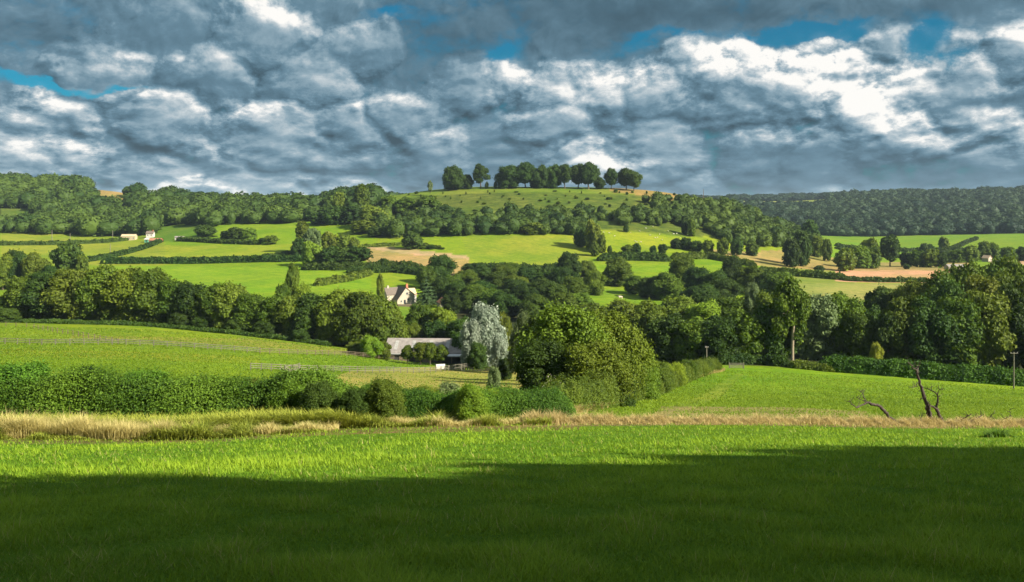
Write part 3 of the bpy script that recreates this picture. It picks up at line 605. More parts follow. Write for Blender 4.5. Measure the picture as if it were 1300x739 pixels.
for q in P[:nind]:
    t = tree(CX+F*q[0]/q[1], q[1], 0, rng.uniform(10.5, 17)*F/q[1], 'rounded broadleaf tree on the front edge of the wood around the hill', 'bushy', rng.choice(['leaf', 'leaf_dark', 'leaf_dark', 'leaf_olive']), 'trees on the front edge of the hill wood', hm=rng.uniform(8.5, 12.5), lod='far')
wood('woodland', 'band of trees wrapping the flank of the central hill', None, 0, 0, 0, 8.5, 10.5, 460, .066, 'wood', pts=P[nind:])
FP = scatter([(900,180),(1800,180),(1800,298),(1300,298),(1200,299),(1060,303),(1030,296),(930,270)], 1360, 2520, 15.5)
_px, _py = proj(FP[:, 0], FP[:, 1], FP[:, 2]); FP = FP[~inpoly(_px, _py, [(935,250),(1054,250),(1050,263.5),(935,264.5)])]
wood('woodland', 'dark wood clothing the long far hill on the right', None, 0, 0, 0, 14, 19, 190, .082, 'wood_shaded', maxn=9500, pts=FP)
wood('woodland', 'thin line of trees along the farthest skyline at the right', [(780,262),(1060,262),(1060,240),(780,240)], 2650, 3300, 26, 12, 26, 60, .14, 'wood_shaded', maxn=2500)
wood('woodland', 'low trees on the distant ground behind the left saddle', [(300,285),(560,285),(560,258),(300,258)], 960, 1500, 17, 10, 18, 120, .1, 'wood', maxn=900)

SB = scatter([(505,246),(560,243),(800,243),(860,247),(840,262),(760,268),(640,272),(540,262)], 765, 872, 14.0); SB = SB[rng.permutation(len(SB))[:70]]
for q in SB:
    tree(CX+F*q[0]/q[1], q[1], 0, rng.choice([1.4, 2.0, 3.0, 4.5])*F/q[1], 'small dark thorn bush dotted on the rough slope below the hilltop trees', 'bushy', rng.choice(['leaf_dark', 'leaf_olive', 'leaf']), 'thorn bushes on the rough hill slope', 'bush', 'bush', hm=rng.uniform(1.2, 3.0), lod='far')
# ------------------------------------------------------------------ hedges
def hedge(pts, h, wd, label, leaf='hedge', n=None, size=None, name='hedge', cat='hedge', rag=.18, group=None, taper=None):
    """pts: (photo column, distance) along the hedge"""
    Q = np.array([W(a, b)[:2] for a, b in pts]); d = np.r_[0, np.cumsum(np.linalg.norm(np.diff(Q, axis=0), axis=1))]; L = d[-1]
    Ym = Q[:, 1].mean(); size = size or max(.05, Ym*.0013); n = n or int(min(90000, L*(2*h+wd)/(size*size*1.25)*2.2))
    def hh(s, lat): return h*(1+rag*(np.sin(s*.9+pts[0][0])*.5+np.sin(s*.37+1)*.6+np.sin(s*2.3)*.3))*(1 if taper is None else np.interp(s/L, [0, 1], taper))*np.clip(np.minimum(s, L-s)/(h*1.3)+.02, 0, 1)**.45
    def surf(s, th, k=1.0):
        x = np.interp(s, d, Q[:, 0]); y = np.interp(s, d, Q[:, 1]); e = .5
        dx = np.interp(np.clip(s+e, 0, L), d, Q[:, 0])-np.interp(np.clip(s-e, 0, L), d, Q[:, 0]); dy = np.interp(np.clip(s+e, 0, L), d, Q[:, 1])-np.interp(np.clip(s-e, 0, L), d, Q[:, 1]); m = np.hypot(dx, dy)+1e-9
        nx, ny = -dy/m, dx/m; c, sn = np.cos(th), np.sin(th); cc = np.sign(c)*np.abs(c)**.55; ss = np.abs(sn)**.6
        H_ = hh(s, th)*k; off = cc*wd/2*k*np.clip(np.minimum(s, L-s)/(wd*.9)+.05, 0, 1)**.5*(1+.12*np.sin(s*1.7+th*2))
        X = x+nx*off; Yy = y+ny*off; Z = gz(X, Yy)+ss*H_
        return np.c_[X, Yy, Z], np.c_[nx*c, ny*c, sn]
    g = Geo(); s = rng.uniform(0, L, n); th = rng.uniform(0, math.pi, n)
    P_, N_ = surf(s, th, 1.0); lump = 1+0*s
    P_ = P_+N_*(rng.normal(0, .05*h+.02, n)+.07*h*np.sin(s*3.1/h+th*4)*np.sin(s*1.3/h+th*7))[:, None]+np.c_[0*s, 0*s, (rng.uniform(size=n) < .06)*(th > .8)*(th < 2.3)*rng.uniform(0, .22*h, n)]
    V, Fc = leaves(P_, N_+rng.normal(size=P_.shape)*.55, size*rng.uniform(.6, 1.3, n)); g.add(V, Fc, 0, np.clip(.45+.3*np.sin(s*.8)+rng.normal(size=n)*.25, 0, 1))
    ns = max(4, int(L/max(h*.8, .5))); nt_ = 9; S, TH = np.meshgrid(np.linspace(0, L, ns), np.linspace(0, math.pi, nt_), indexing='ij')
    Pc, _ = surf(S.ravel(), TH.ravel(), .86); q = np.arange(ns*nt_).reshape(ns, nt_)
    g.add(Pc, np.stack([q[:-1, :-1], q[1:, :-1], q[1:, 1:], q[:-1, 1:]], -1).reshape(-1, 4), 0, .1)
    return tag(link(name, g.build(name, [M[leaf]])), label, cat, group)
hedge([(-260,56),(-100,56),(0,56),(150,56),(300,57),(400,57),(480,58)], 3.0, 3.0, 'thick dark green hedge filling the left foreground', 'hedge', n=130000, size=.07, rag=.13)
hedge([(420,57),(520,56),(600,56),(680,57),(722,59)], 2.0, 3.0, 'low weedy green hedge continuing right to the central trees', 'hedge', n=90000, size=.05, rag=.22)
hedge([(700,66),(735,76),(762,86),(800,105),(840,132),(880,165),(908,190)], 2.1, 3.4, 'lit hedge running down the left side of the right field', 'leaf_olive', n=80000, size=.09, rag=.45)
hedge([(1035,203),(1100,200),(1180,197),(1300,194),(1450,192)], 3.4, 3.0, 'long trimmed hedge along the far edge of the right field', 'hedge', rag=.06)
hedge([(1000,204),(1040,202),(1060,200)], 1.6, 3, 'low tangle of weeds at the start of the right hedge', 'leaf_olive')
hedge([(905,207),(960,210),(1005,206)], 2.2, 4, 'dark undergrowth beyond the gate of the right field', 'leaf_dark')
hedge([(128,600),(200,602),(300,602),(388,598)], 4.0, 4, 'long straight dark hedge across the left middle fields', 'leaf_dark', rag=.08)
hedge([(112,610),(150,650),(205,740)], 2.8, 5, 'diagonal hedge climbing toward the small farm', 'leaf_dark')
hedge([(-60,690),(60,720),(165,770)], 2.8, 4, 'far hedge line at the left below the small farm', 'leaf_dark')
hedge([(225,735),(280,705),(330,690)], 3.0, 4, 'hedge below the dark field trees at far left centre', 'leaf_dark')
hedge([(330,620),(385,640),(430,640)], 2.0, 4, 'short hedge left of the clump in the middle fields', 'leaf_dark')
hedge([(400,480),(440,505),(472,535)], 3.5, 4, 'diagonal lit hedge pointing at the farmhouse field', 'leaf')
hedge([(440,540),(500,545),(560,530)], 4.0, 6, 'dark hedge running behind the farmhouse', 'leaf_dark')
hedge([(383,560),(430,555),(500,560),(540,550)], 4.0, 5, 'dark hedge beneath the big dome shaped tree', 'leaf_dark')
hedge([(758,600),(800,602),(852,600)], 5.0, 5, 'clipped dark hedge below the sheep pasture', 'leaf_dark', rag=.08)
hedge([(852,610),(900,625),(960,600)], 4.0, 6, 'ragged hedge descending right of the clipped dark hedge', 'leaf')
hedge([(960,570),(1030,560),(1075,552)], 4.0, 6, 'bushy hedge between the yellow and pale fields', 'leaf')
hedge([(1070,548),(1120,545),(1180,545)], 2.6, 4, 'dark hedge between the ploughed and the pale field', 'leaf_dark')
hedge([(1060,960),(1180,950),(1240,940)], 3.5, 5, 'far hedge on the bright valley fields', 'leaf_dark')
hedge([(1060,860),(1180,850),(1230,840)], 3.0, 5, 'nearer hedge on the bright valley fields', 'leaf_dark')
hedge([(1195,900),(1215,1000),(1240,1150)], 3.0, 5, 'hedge running up the bright far field at the right', 'leaf_dark')
hedge([(1040,1385),(1200,1392),(1500,1385)], 6.0, 12, 'dark leafy edge at the foot of the far wood', 'leaf_dark')
hedge([(455,650),(520,660),(560,640)], 2.0, 4, 'low line of scrub above the golden field', 'leaf_olive')
hedge([(600,560),(680,552),(745,560)], 5.0, 6, 'dark hedge behind the middle wood', 'leaf_dark')
hedge([(0,262),(60,262),(200,262),(420,246)], 1.0, 4, 'rough weedy margin at the foot of the long tree row', 'leaf_dark')

# ------------------------------------------------------------------ grasses
def blades(P, hgt, wid, lean, mat, name, label, kind='stuff', seg=2, rcol=None):
    n = len(P); a = rng.uniform(0, 6.28, n); d = np.c_[np.cos(a), np.sin(a), 0*a]; s = np.c_[-np.sin(a), np.cos(a), 0*a]
    # blade faces turn partly toward the sky light, so width stays visible from any side
    h = np.broadcast_to(hgt, n)[:, None]; w = np.broadcast_to(wid, n)[:, None]; l = (np.abs(rng.normal(size=(n, 1)))*lean+lean*.3)*h; up = np.array([0, 0, 1.0])
    g = Geo(); r = rng.uniform(0, 1, n) if rcol is None else rcol
    if seg == 1:
        V = np.stack([P-s*w, P+s*w, P+d*l+up*h], 1).reshape(-1, 3); g.add(V, np.arange(3*n).reshape(-1, 3), 0, r)
    else:
        m = P+d*l*.35+up*h*.6
        V = np.stack([P-s*w, P+s*w, m+s*w*.8, m-s*w*.8, P+d*l*1.2+up*h], 1).reshape(-1, 3); i = np.arange(n)[:, None]*5
        g.add(V, np.concatenate([i, i+1, i+2, i+3], 1), 0, r)
        g.F[3].append(np.concatenate([i+3, i+2, i+4], 1).astype(np.int32)); g.M[3].append(np.zeros(n)); g.R[3].append(r.astype(np.float32)); g.S[3].append(np.zeros(n, bool))
    return tag(link(name, g.build(name, [M[mat]])), label, 'grass', None, kind)
def sample_u(n, Y0, Y1, px0, px1, pw=1.0):
    t = rng.uniform(0, 1, n); Y = (Y0**-pw+t*(Y1**-pw-Y0**-pw))**(-1/pw); px = rng.uniform(px0, px1, n); x = (px-CX)/F*Y
    return x, Y, px
x, y, _ = sample_u(430000, 5.5, 54, -150, 1450, 1.0)
P = np.c_[x, y, gz(x, y)]; pa, pb = lump(x, y, .55, 1), lump(x, y, 2.6, 2)
rc = np.clip(.40+.24*pa+.20*pb+rng.normal(size=len(x))*.26, 0, 1); hh_ = (.035+.065*rng.uniform(size=len(x))**1.5)*(1+.6*np.clip(pb, -.9, 2)+.35*np.clip(pa, -1, 2))+.0005*y
sm = rng.uniform(size=len(x)) < np.clip(.012+.035*pb-.03*pa, .004, .12)      # dead straws among the green
blades(P[~sm], hh_[~sm], .0032+.00040*y[~sm], .8, 'grass', 'grass', 'short bright lawn grass of the foreground pasture', seg=1, rcol=rc[~sm])
blades(P[sm], hh_[sm]*1.25, .0022+.00035*y[sm], .7, 'stalk', 'dead_grass', 'scattered yellowed stalks in the foreground pasture', seg=1)
x, y, _ = sample_u(110000, 57, 190, 700, 1450, 1.2); keep = (CX+F*x/y) > np.interp(y, [57, 75, 105, 135, 165, 190], [735, 745, 815, 850, 890, 915])
_px, _py = proj(x, y, gz(x, y)); keep &= ~(inpoly(_px, _py, [(888,505),(935,474),(942,474),(912,505),(850,530),(822,530)]) & (rng.uniform(size=len(x)) < .65)) & ~(inpoly(_px, _py, [(840,516),(1000,517),(1100,522),(1110,535),(820,535)]) & (rng.uniform(size=len(x)) < .8))
x, y = x[keep], y[keep]; blades(np.c_[x, y, gz(x, y)], .06+.0008*y, .0006*y, .8, 'grass', 'grass', 'mown green grass of the sloping right field', seg=1, rcol=np.clip(.62+.16*lump(x, y*.5, .25, 5)+rng.normal(size=len(x))*.16, 0, 1))
x, y, _ = sample_u(80000, 110, 245, -120, 650, 1.0); _px, _py = proj(x, y, gz(x, y)); k_ = ~(inpoly(_px, _py, [(395,486),(450,470),(600,463),(690,470),(690,505),(400,505)]) & (rng.uniform(size=len(x)) < .85)); x, y = x[k_], y[k_]; blades(np.c_[x, y, gz(x, y)], .06+.0008*y, .0006*y, .8, 'grass', 'grass', 'green pasture grass beyond the left hedge', seg=1, rcol=np.clip(.58+.18*lump(x, y*.5, .22, 6)+rng.normal(size=len(x))*.18, 0, 1))
# tawny strip on the right
n = 62000; px = rng.uniform(662, 1420, n); Y = 53.5+rng.normal(size=n)*.75+.4*np.sin(px*.02); x = (px-CX)/F*Y
hb = (.22+.42*rng.uniform(size=n)**1.5)*(1+.3*np.sin(px*.145)*np.sin(px*.053+1)+.25*np.sin(px*.41+Y*3))*np.exp(-((Y-53.5)/1.6)**2)*np.interp(px, [660, 760, 900, 1420], [1.05, .85, .72, .75])
blades(np.c_[x, Y, gz(x, Y)], hb*1.15, .012, .55, 'straw', 'dry_grass', 'strip of tall dry tawny grass across the right', seg=2)
n = 60000; px = rng.uniform(-260, 660, n); Y = 50.3+np.abs(rng.normal(size=n))*1.0+np.where(px > 430, 2.0, 0)+.4*np.sin(px*.03); x = (px-CX)/F*Y
am = np.interp(px, [-260, 0, 240, 300, 430, 520, 560, 660], [1.0, 1.15, .95, .5, .45, .6, .5, .45])*(1+.3*lump(px*.06, Y, 2.2, 8)+.15*np.sin(px*.02))*(rng.uniform(size=n) < np.interp(px, [0, 260, 300, 430, 470, 520, 560, 600], [1, 1, .45, .45, .9, .9, .35, .35]))
blades(np.c_[x, Y, gz(x, Y)], (.5+.55*rng.uniform(size=n))*am, .013, .42, 'straw', 'dry_grass', 'tall straw coloured grass in front of the left hedge', seg=2)
n = 30000; px = rng.uniform(-200, 470, n); Y = 52.2+np.abs(rng.normal(size=n))*.8; x = (px-CX)/F*Y; am = np.interp(px, [-200, 230, 300, 440, 470], [.95, .95, 1.05, 1.0, .5])
blades(np.c_[x, Y, gz(x, Y)], (.6+.65*rng.uniform(size=n))*am, .035, .6, 'bracken', 'bracken', 'band of yellow green bracken along the left hedge', seg=2)
n = 26000; px = rng.uniform(-220, 700, n); Y = 49.9+np.abs(rng.normal(size=n))*1.3+np.where(px > 430, 2.2, 0); x = (px-CX)/F*Y; am = np.clip(.55+.55*lump(px*.05, Y*.6, 1.6, 9), 0, 1.3)
blades(np.c_[x, Y, gz(x, Y)], (.35+.5*rng.uniform(size=n))*am, .028, .7, 'bracken', 'weeds', 'nettles and green weeds among the tall grass by the left hedge', seg=2)
n = 16000; px = rng.uniform(730, 920, n); Y = np.interp(px, [730, 760, 800, 840, 880, 920], [69, 79, 99, 126, 159, 190])-rng.uniform(0, 2.5, n); x = (px-CX)/F*Y
blades(np.c_[x, Y, gz(x, Y)], .4+.35*rng.uniform(size=n), .025, .5, 'straw', 'dry_grass', 'dry grass fringe at the foot of the sloping hedge', seg=2)
n = 700; px = 1266+rng.normal(size=n)*9; Y = 37+rng.normal(size=n)*.3; x = (px-CX)/F*Y
blades(np.c_[x, Y, gz(x, Y)], (.08+.26*rng.uniform(size=n))*np.exp(-((px-1266)/13)**2)+.04, .022, .9, 'hedge', 'weed_clump', 'clump of dark broad leaved weeds in the foreground grass at the right', seg=2)

# ------------------------------------------------------------------ dead wood in the strip at the right
def PP(px, py, Y): return np.array([(px-CX)/F*Y, Y, ZC+(HY-py)*Y/F])
def branch(name, label, cat, parts, Y, mat='deadwood'):
    g = Geo()
    for k, (pts, r0, r1) in enumerate(parts):
        P_ = [PP(p[0], p[1], Y+(p[2] if len(p) > 2 else 0)) for p in pts]; P_ = np.array(P_)
        # resample with a little crookedness
        t = np.linspace(0, len(P_)-1, (len(P_)-1)*5+1); Q = np.array([[np.interp(a, range(len(P_)), P_[:, c]) for c in range(3)] for a in t]); Q[1:-1] += rng.normal(size=Q[1:-1].shape)*.018
        R = .8*np.linspace(r0, r1, len(Q))*(1+.16*rng.normal(size=len(Q)))
        for _ in range(4 if len(P_) > 2 else 1):     # fine side twigs
            a_ = Q[rng.integers(len(Q)//3, len(Q))]; dd = np.array([rng.normal(), rng.normal()*.5, abs(rng.normal())*.9+.2]); dd *= rng.uniform(.12, .5)/np.linalg.norm(dd); mid_ = a_+dd*.5+rng.normal(size=3)*.03
            V, Fc = tube([a_, mid_, a_+dd], [.022, .015, .006], 5); g.add(V, Fc, 0, .5, True)
        V, Fc = tube(Q, np.maximum(R, .006), 7); g.add(V, Fc, 0, .5, True)
    me = g.build(name, [M[mat]]); o = link(name, me); return tag(o, label, cat)
branch('dead_tree', 'tall upright dead snag with a forked top in the dry grass', 'dead tree',
       [([(1182,537),(1179,522),(1174,505),(1168,488,.2),(1165,475),(1163,468)], .17, .07), ([(1163,470),(1158,465,-.3),(1152,460,-.5)], .055, .02), ([(1164,474),(1166,466,.3),(1167.5,460,.3)], .06, .02),
        ([(1166,485),(1160,492,-.4),(1154,491,-.6)], .03, .01), ([(1173,503),(1168,508,-.2)], .035, .012), ([(1178,520),(1174,516,-.3)], .03, .01)], 54.0)
branch('dead_tree', 'forked dark dead limb right beside the upright snag', 'dead tree',
       [([(1198,537),(1192,526),(1188,518),(1190,512)], .14, .09), ([(1188,519),(1184,516,-.2),(1179,515.5,-.4)], .09, .04), ([(1190,513),(1191,505),(1190,500)], .075, .05), ([(1190,501),(1184,496,.3),(1178,494,.5),(1170,491.5,.7)], .05, .012),
        ([(1190,501),(1192,496,-.2),(1196,494.5,-.3)], .035, .01), ([(1191,508),(1193,502,-.3)], .02, .008)], 53.6)
branch('dead_branch', 'crooked dead branch arching low to the left in the dry grass', 'dead branch',
       [([(1138,536),(1129,530),(1123,522),(1117,515),(1108,513.5),(1101,511)], .14, .08), ([(1101,511),(1093,515,-.4),(1087,517.5,-.8),(1081,513,-1),(1078,508,-1)], .075, .015),
        ([(1101,512),(1097,505,.3),(1095,499,.5),(1088,494,.7)], .06, .014), ([(1098,509),(1092,507,.2),(1087,504.5,.3)], .03, .01), ([(1097,508),(1099,511,-.2)], .03, .01)], 54.0)
branch('fallen_log', 'low fallen log with two stubby forks lying in the dry grass', 'log',
       [([(1203,538),(1222,534),(1236,534),(1255,538)], .12, .06), ([(1220,534),(1227,529,-.2),(1233,526,-.3)], .06, .025), ([(1236,534),(1243,530,.2),(1249,525.5,.3)], .07, .02), ([(1208,540),(1214,535),(1218,536)], .08, .04)], 53.4)
branch('dead_twig', 'thin spiky dead twigs at the far right of the dry strip', 'dead branch',
       [([(1268,538),(1275,532),(1284,528),(1282,520)], .035, .01), ([(1275,532),(1271,527,.3)], .02, .008), ([(1250,534),(1257,529),(1262,525)], .03, .008), ([(1257,529),(1262,532)], .02, .008)], 53.7)
branch('dead_branch', 'small pinkish dead stick leaning between branch and snag', 'dead branch', [([(1164,537),(1169,531),(1173,525)], .05, .015), ([(1169,531),(1167,526)], .02, .01)], 53.5)
branch('dead_branch', 'pale curved bare branch at the foot of the central trees', 'dead branch', [([(739,512),(741,506),(747,504),(755,505)], .07, .03)], 78.0, 'palewood')
branch('dead_branch', 'pale dead twigs in front of the darker central tree', 'dead branch', [([(688,492),(697,483),(706,482),(714,488)], .05, .015), ([(697,483),(695,476)], .03, .01)], 86.0, 'palewood')
# ivy tree with a bare trunk
g = Geo()
for pts, r0, r1 in (([(1006,470),(1006,440),(1007,418),(1008,408)], .42, .30), ([(1008,410),(1003,400),(998,392),(992,380)], .24, .07), ([(1008,410),(1013,402),(1017,394),(1020,383)], .24, .06), ([(1007,414),(1009,398),(1006,384),(1009,374)], .2, .06), ([(1003,400),(1000,398),(994,398)], .1, .04), ([(1013,402),(1020,400),(1024,394)], .1, .04)):
    V, Fc = tube([PP(a, b, 208) for a, b in pts], np.linspace(r0, r1, len(pts)), 8); g.add(V, Fc, 0, .5, True)
base = W(1006, 208); r_ = link('tree', None, loc=base); tag(r_, 'tree with a tall bare pale trunk forking into a thin crown', 'tree')
me = g.build('trunk', [M['trunk_tan']]); t_ = link('trunk', me, r_); t_.location = -base
c_ = link('crown', proto('sparse', 'mid', 2, 'leaf')[0], r_); c_.location = (0, 2.5, 0); c_.scale = (12.5, 12.5, 19.0); NT[0] += 1

# ------------------------------------------------------------------ fences and poles
POST = Geo(); V, Fc = box((0, 0, .62), (.13, .13, 1.30)); POST.add(V, Fc); POSTM = {k: POST.build('post', [M[k]]) for k in ('fence', 'fence_dark')}
def fence(pts, label, step=3.0, rails=(.45, .8, 1.15), mat='fence', sz=.05):
    Q = np.array([W(a, b)[:2] for a, b in pts]); d = np.r_[0, np.cumsum(np.linalg.norm(np.diff(Q, axis=0), axis=1))]; n = max(2, min(95, int(d[-1]/step)))
    s = np.linspace(0, d[-1], n); X = np.interp(s, d, Q[:, 0]); Y = np.interp(s, d, Q[:, 1]); Z = gz(X, Y)
    r = link('fence', None, loc=(X[0], Y[0], Z[0])); tag(r, label, 'fence')
    for i in range(n):
        p = link('post', POSTM[mat], r); p.location = (X[i]-X[0], Y[i]-Y[0], Z[i]-Z[0]); p.rotation_euler = (rng.normal()*.03, rng.normal()*.03, 0)
    for h in rails:
        g = Geo()
        for i in range(n-1):
            A_ = np.array([X[i], Y[i], Z[i]+h]); B_ = np.array([X[i+1], Y[i+1], Z[i+1]+h]); V, Fc = tube([A_-[X[0], Y[0], Z[0]], B_-[X[0], Y[0], Z[0]]], [sz, sz], 4); g.add(V, Fc)
        link('rail', g.build('rail', [M[mat]]), r)
fence([(-40,186),(60,184),(150,187),(250,190),(330,196)], 'pale post and rail fence crossing the left field', 2.6, sz=.06)
fence([(330,196),(400,208),(440,220),(500,232)], 'brown rail fence leading from the left field to the barn yard', 2.4, mat='fence_dark')
fence([(-30,250),(40,240),(90,215),(150,188)], 'thin dark wire fence curving down the left field', 4, (.6, 1.1), 'fence_dark', .03)
fence([(318,146),(380,156),(440,168),(520,186),(560,198)], 'grey rail fence slanting across the paddock in front of the barn', 2.2, sz=.055)
fence([(560,200),(585,212),(615,218)], 'short rail fence beside the barn yard gate', 2.0, mat='fence')
fence([(1130,385),(1090,384),(1045,384)], 'faint wire fence along the pale right field', 4, (.5, 1.1), 'fence_dark', .03)
# gates
def gate(px, Y, w, rz, label, mat='fence'):
    p = W(px, Y); r = link('gate', None, loc=p); tag(r, label, 'gate'); r.rotation_euler = (0, 0, rz)
    for sx in (-1, 1):
        g = Geo(); V, Fc = box((sx*w/2, 0, .65), (.16, .16, 1.45)); g.add(V, Fc); link('gate_post', g.build('gate_post', [M[mat]]), r)
    g = Geo()
    for h in (.25, .48, .72, .96, 1.2): V, Fc = box((0, 0, h), (w-.24, .05, .09)); g.add(V, Fc)
    V, Fc = tube([(-w/2+.15, .05, .2), (w/2-.15, .05, 1.25)], [.04, .04], 4); g.add(V, Fc)
    for sx in (-1, 1): V, Fc = box((sx*(w/2-.16), .06, .72), (.08, .04, 1.05)); g.add(V, Fc)
    link('gate_panel', g.build('gate_panel', [M[mat]]), r)
gate(935, 196, 3.2, 0, 'weathered wooden field gate at the far corner of the right field')
gate(371, 154, 3.0, .9, 'grey barred field gate in the slanting paddock fence', 'fence')
gate(578, 206, 3.4, .6, 'pale gate beside the barn yard')
def pole(px, Y, h, label, arm=1.6, mat='fence', rad=.13):
    p = W(px, Y); r = link('utility_pole', None, loc=p); tag(r, label, 'pole')
    g = Geo(); V, Fc = tube([(0, 0, -.1), (.0, 0, h*.5), (.02, 0, h)], [rad*1.15, rad, rad*.8], 8); g.add(V, Fc, 0, .5, True); link('pole', g.build('pole', [M[mat]]), r)
    if arm:
        g = Geo(); V, Fc = box((0, -.14, h-.25), (arm, .1, .12)); g.add(V, Fc)
        link('crossarm', g.build('crossarm', [M[mat]]), r)
        for k in (-1, 0, 1):
            g = Geo(); V, Fc = tube([(k*arm*.42, -.14, h-.19), (k*arm*.42, -.14, h+.03)], [.05, .035], 6); g.add(V, Fc); link('insulator', g.build('insulator', [M['white']]), r)
pole(1287, 187, 7.7, 'wooden utility pole with a short crossarm near the right hedge')
pole(897, 194, 5.0, 'short post with a pale top among the dark trees by the field corner', .7)
pole(143, 770, 9, 'utility pole beside the cream farm building', 0, rad=.25)
pole(66, 760, 9, 'utility pole in the far left field', 0, rad=.25)
pole(89, 735, 9, 'second utility pole in the far left field', 0, rad=.22)
pole(140, 650, 9, 'utility pole standing by the diagonal hedge', 0, rad=.22)
pole(48, 800, 9, 'utility pole beside the small dark cottage', 0, rad=.22)
# mast on the horizon
p = W(893, 905); r = link('radio_mast', None, loc=p); tag(r, 'thin lattice radio mast on the skyline right of the hill', 'mast')
g = Geo()
hm_ = (HY-240)*905/F+ZC-p[2]
for a in range(3):
    q = (math.cos(a*2.09)*.55, math.sin(a*2.09)*.55); V, Fc = tube([(q[0], q[1], 0), (q[0]*.2, q[1]*.2, hm_)], [.12, .08], 4); g.add(V, Fc)
for k in range(12):
    z = hm_*k/12; s = .55*(1-.8*k/12)
    for a in range(3): V, Fc = tube([(math.cos(a*2.09)*s, math.sin(a*2.09)*s, z), (math.cos((a+1)*2.09)*s, math.sin((a+1)*2.09)*s, z+hm_/12)], [.05, .05], 4); g.add(V, Fc)
link('lattice', g.build('lattice', [M['fence_dark']]), r)

# ------------------------------------------------------------------ buildings
def part(name, parent, mat, pieces, rz=0):
    g = Geo()
    for V, Fc in pieces:
        Fc = np.asarray(Fc); g.add(V, Fc)
    return link(name, g.build(name, [M[mat]]), parent)
def gable_block(parent, c, L, Wd, eave, ridge, wall, roof, over=.35, axis='x', name_wall='wall', name_roof='roof', left_eave=None):
    """gabled block centred at c (x, y), ridge along axis; left_eave gives a lower catslide on the -y (or -x) side"""
    le = eave if left_eave is None else left_eave
    cx, cy = c; l, w = L/2, Wd/2
    def T(p): return np.array([(a+cx, b+cy, z) for a, b, z in p]) if axis == 'x' else np.array([(b+cx, -a+cy, z) for a, b, z in p])
    V = T([(-l,-w,-1),(l,-w,-1),(l,w,-1),(-l,w,-1),(-l,-w,le),(l,-w,le),(l,w,eave),(-l,w,eave),(-l,0,ridge),(l,0,ridge)])
    g = Geo(); g.add(V, [(0,1,5,4),(2,3,7,6),(0,3,2,1)]); g.add(V, [(0,4,7),(4,8,7),(1,6,5),(5,6,9)]); g.add(V, [(0,7,3),(1,2,6)])
    link(name_wall, g.build(name_wall, [M[wall]]), parent)
    t = .16; gl = Geo()
    for sgn, e in ((-1, le), (1, eave)):
        dz = (ridge-e)/w; o = over; y0 = sgn*(w+o); z0 = e-dz*o
        q = T([(-l-o, 0, ridge+.05), (l+o, 0, ridge+.05), (l+o, y0, z0+.05), (-l-o, y0, z0+.05), (-l-o, 0, ridge+.05+t), (l+o, 0, ridge+.05+t), (l+o, y0, z0+.05+t), (-l-o, y0, z0+.05+t)])
        q = q.copy()
        gl.add(q, [(0,1,2,3),(4,7,6,5),(1,5,6,2),(3,2,6,7),(0,3,7,4)])
    return link(name_roof, gl.build(name_roof, [M[roof]]), parent)
def window(parent, c, w, h, normal='y', mat='white'):
    """c: centre of window on the wall plane; normal: axis with sign"""
    s = -1 if normal[0] == '-' else 1; ax = normal[-1]
    def bx(dx, dz, ww, hh, out, dep):
        if ax == 'y': return box((c[0]+dx, c[1]+s*out, c[2]+dz), (ww, dep, hh))
        return box((c[0]+s*out, c[1]+dx, c[2]+dz), (dep, ww, hh))
    f = part('window', parent, mat, [bx(0, h/2, w+.16, .1, .03, .1), bx(0, -h/2, w+.3, .12, .05, .16), bx(-w/2, 0, .1, h, .03, .1), bx(w/2, 0, .1, h, .03, .1), bx(0, 0, .06, h, .03, .08)])
    part('pane', f, 'glass', [bx(0, 0, w, h, .004, .02)])
def root(name, label, cat, px, Y, rz, dz=0):
    p = W(px, Y); r = link(name, None, loc=p+np.array([0, 0, dz])); r.rotation_euler = (0, 0, rz); return tag(r, label, cat)
# farmhouse
hs = root('farmhouse', 'pale stone farmhouse with a steep gable and brown tiled roofs among the trees', 'house', 513, 428, math.radians(30), .4)
gable_block(hs, (0, 2.5), 9.5, 8.8, 4.3, 7.7, 'stone', 'slate', axis='y', left_eave=2.0)
gable_block(hs, (-3.6, 6.5), 7.5, 6.0, 4.3, 7.2, 'stone', 'slate', axis='x')
gable_block(hs, (4.9, 4.0), 4.2, 5.5, 3.9, 6.6, 'white', 'roof_tan', axis='x')
for x_, z_ in ((.6, 4.9), (1.1, 1.9)): window(hs, (x_, -2.26, z_), 1.1, 1.2, '-y')
window(hs, (5.0, 1.24, 2.7), 1.0, 1.1, '-y'); window(hs, (-2.4, -2.26, 1.3), .9, 1.0, '-y')
part('door', hs, 'glass', [box((-.6, -2.28, .95), (1.0, .08, 2.0))])
ch = part('chimney', hs, 'brick', [box((1.9, 1.2, 7.8), (1.0, .9, 2.4))]); part('chimney_pot', ch, 'brick', [tube([(1.7, 1.2, 8.95), (1.7, 1.2, 9.5)], [.14, .12], 8), tube([(2.1, 1.2, 8.95), (2.1, 1.2, 9.5)], [.14, .12], 8)])
part('chimney', hs, 'stone', [box((-5.8, 6.5, 7.3), (.9, .8, 2.0))])
w_ = root('garden_wall', 'low dark stone wall in front of the farmhouse lawn', 'wall', 514, 419, 0); part('wall_stones', w_, 'fence_dark', [box((0, 0, .35), (13, .5, 1.5))])
sh = root('outbuilding', 'small grey outbuilding with an arched red tiled roof right of the farmhouse', 'outbuilding', 563, 418, math.radians(20), .2)
gable_block(sh, (0, 0), 6.0, 4.6, 2.4, 4.3, 'roof_barn', 'roof_red', axis='y', over=.3)
window(sh, (0, -3.04, 2.0), .9, .9, '-y'); part('door', sh, 'darktimber', [box((1.4, -3.04, .8), (.9, .06, 1.9))])
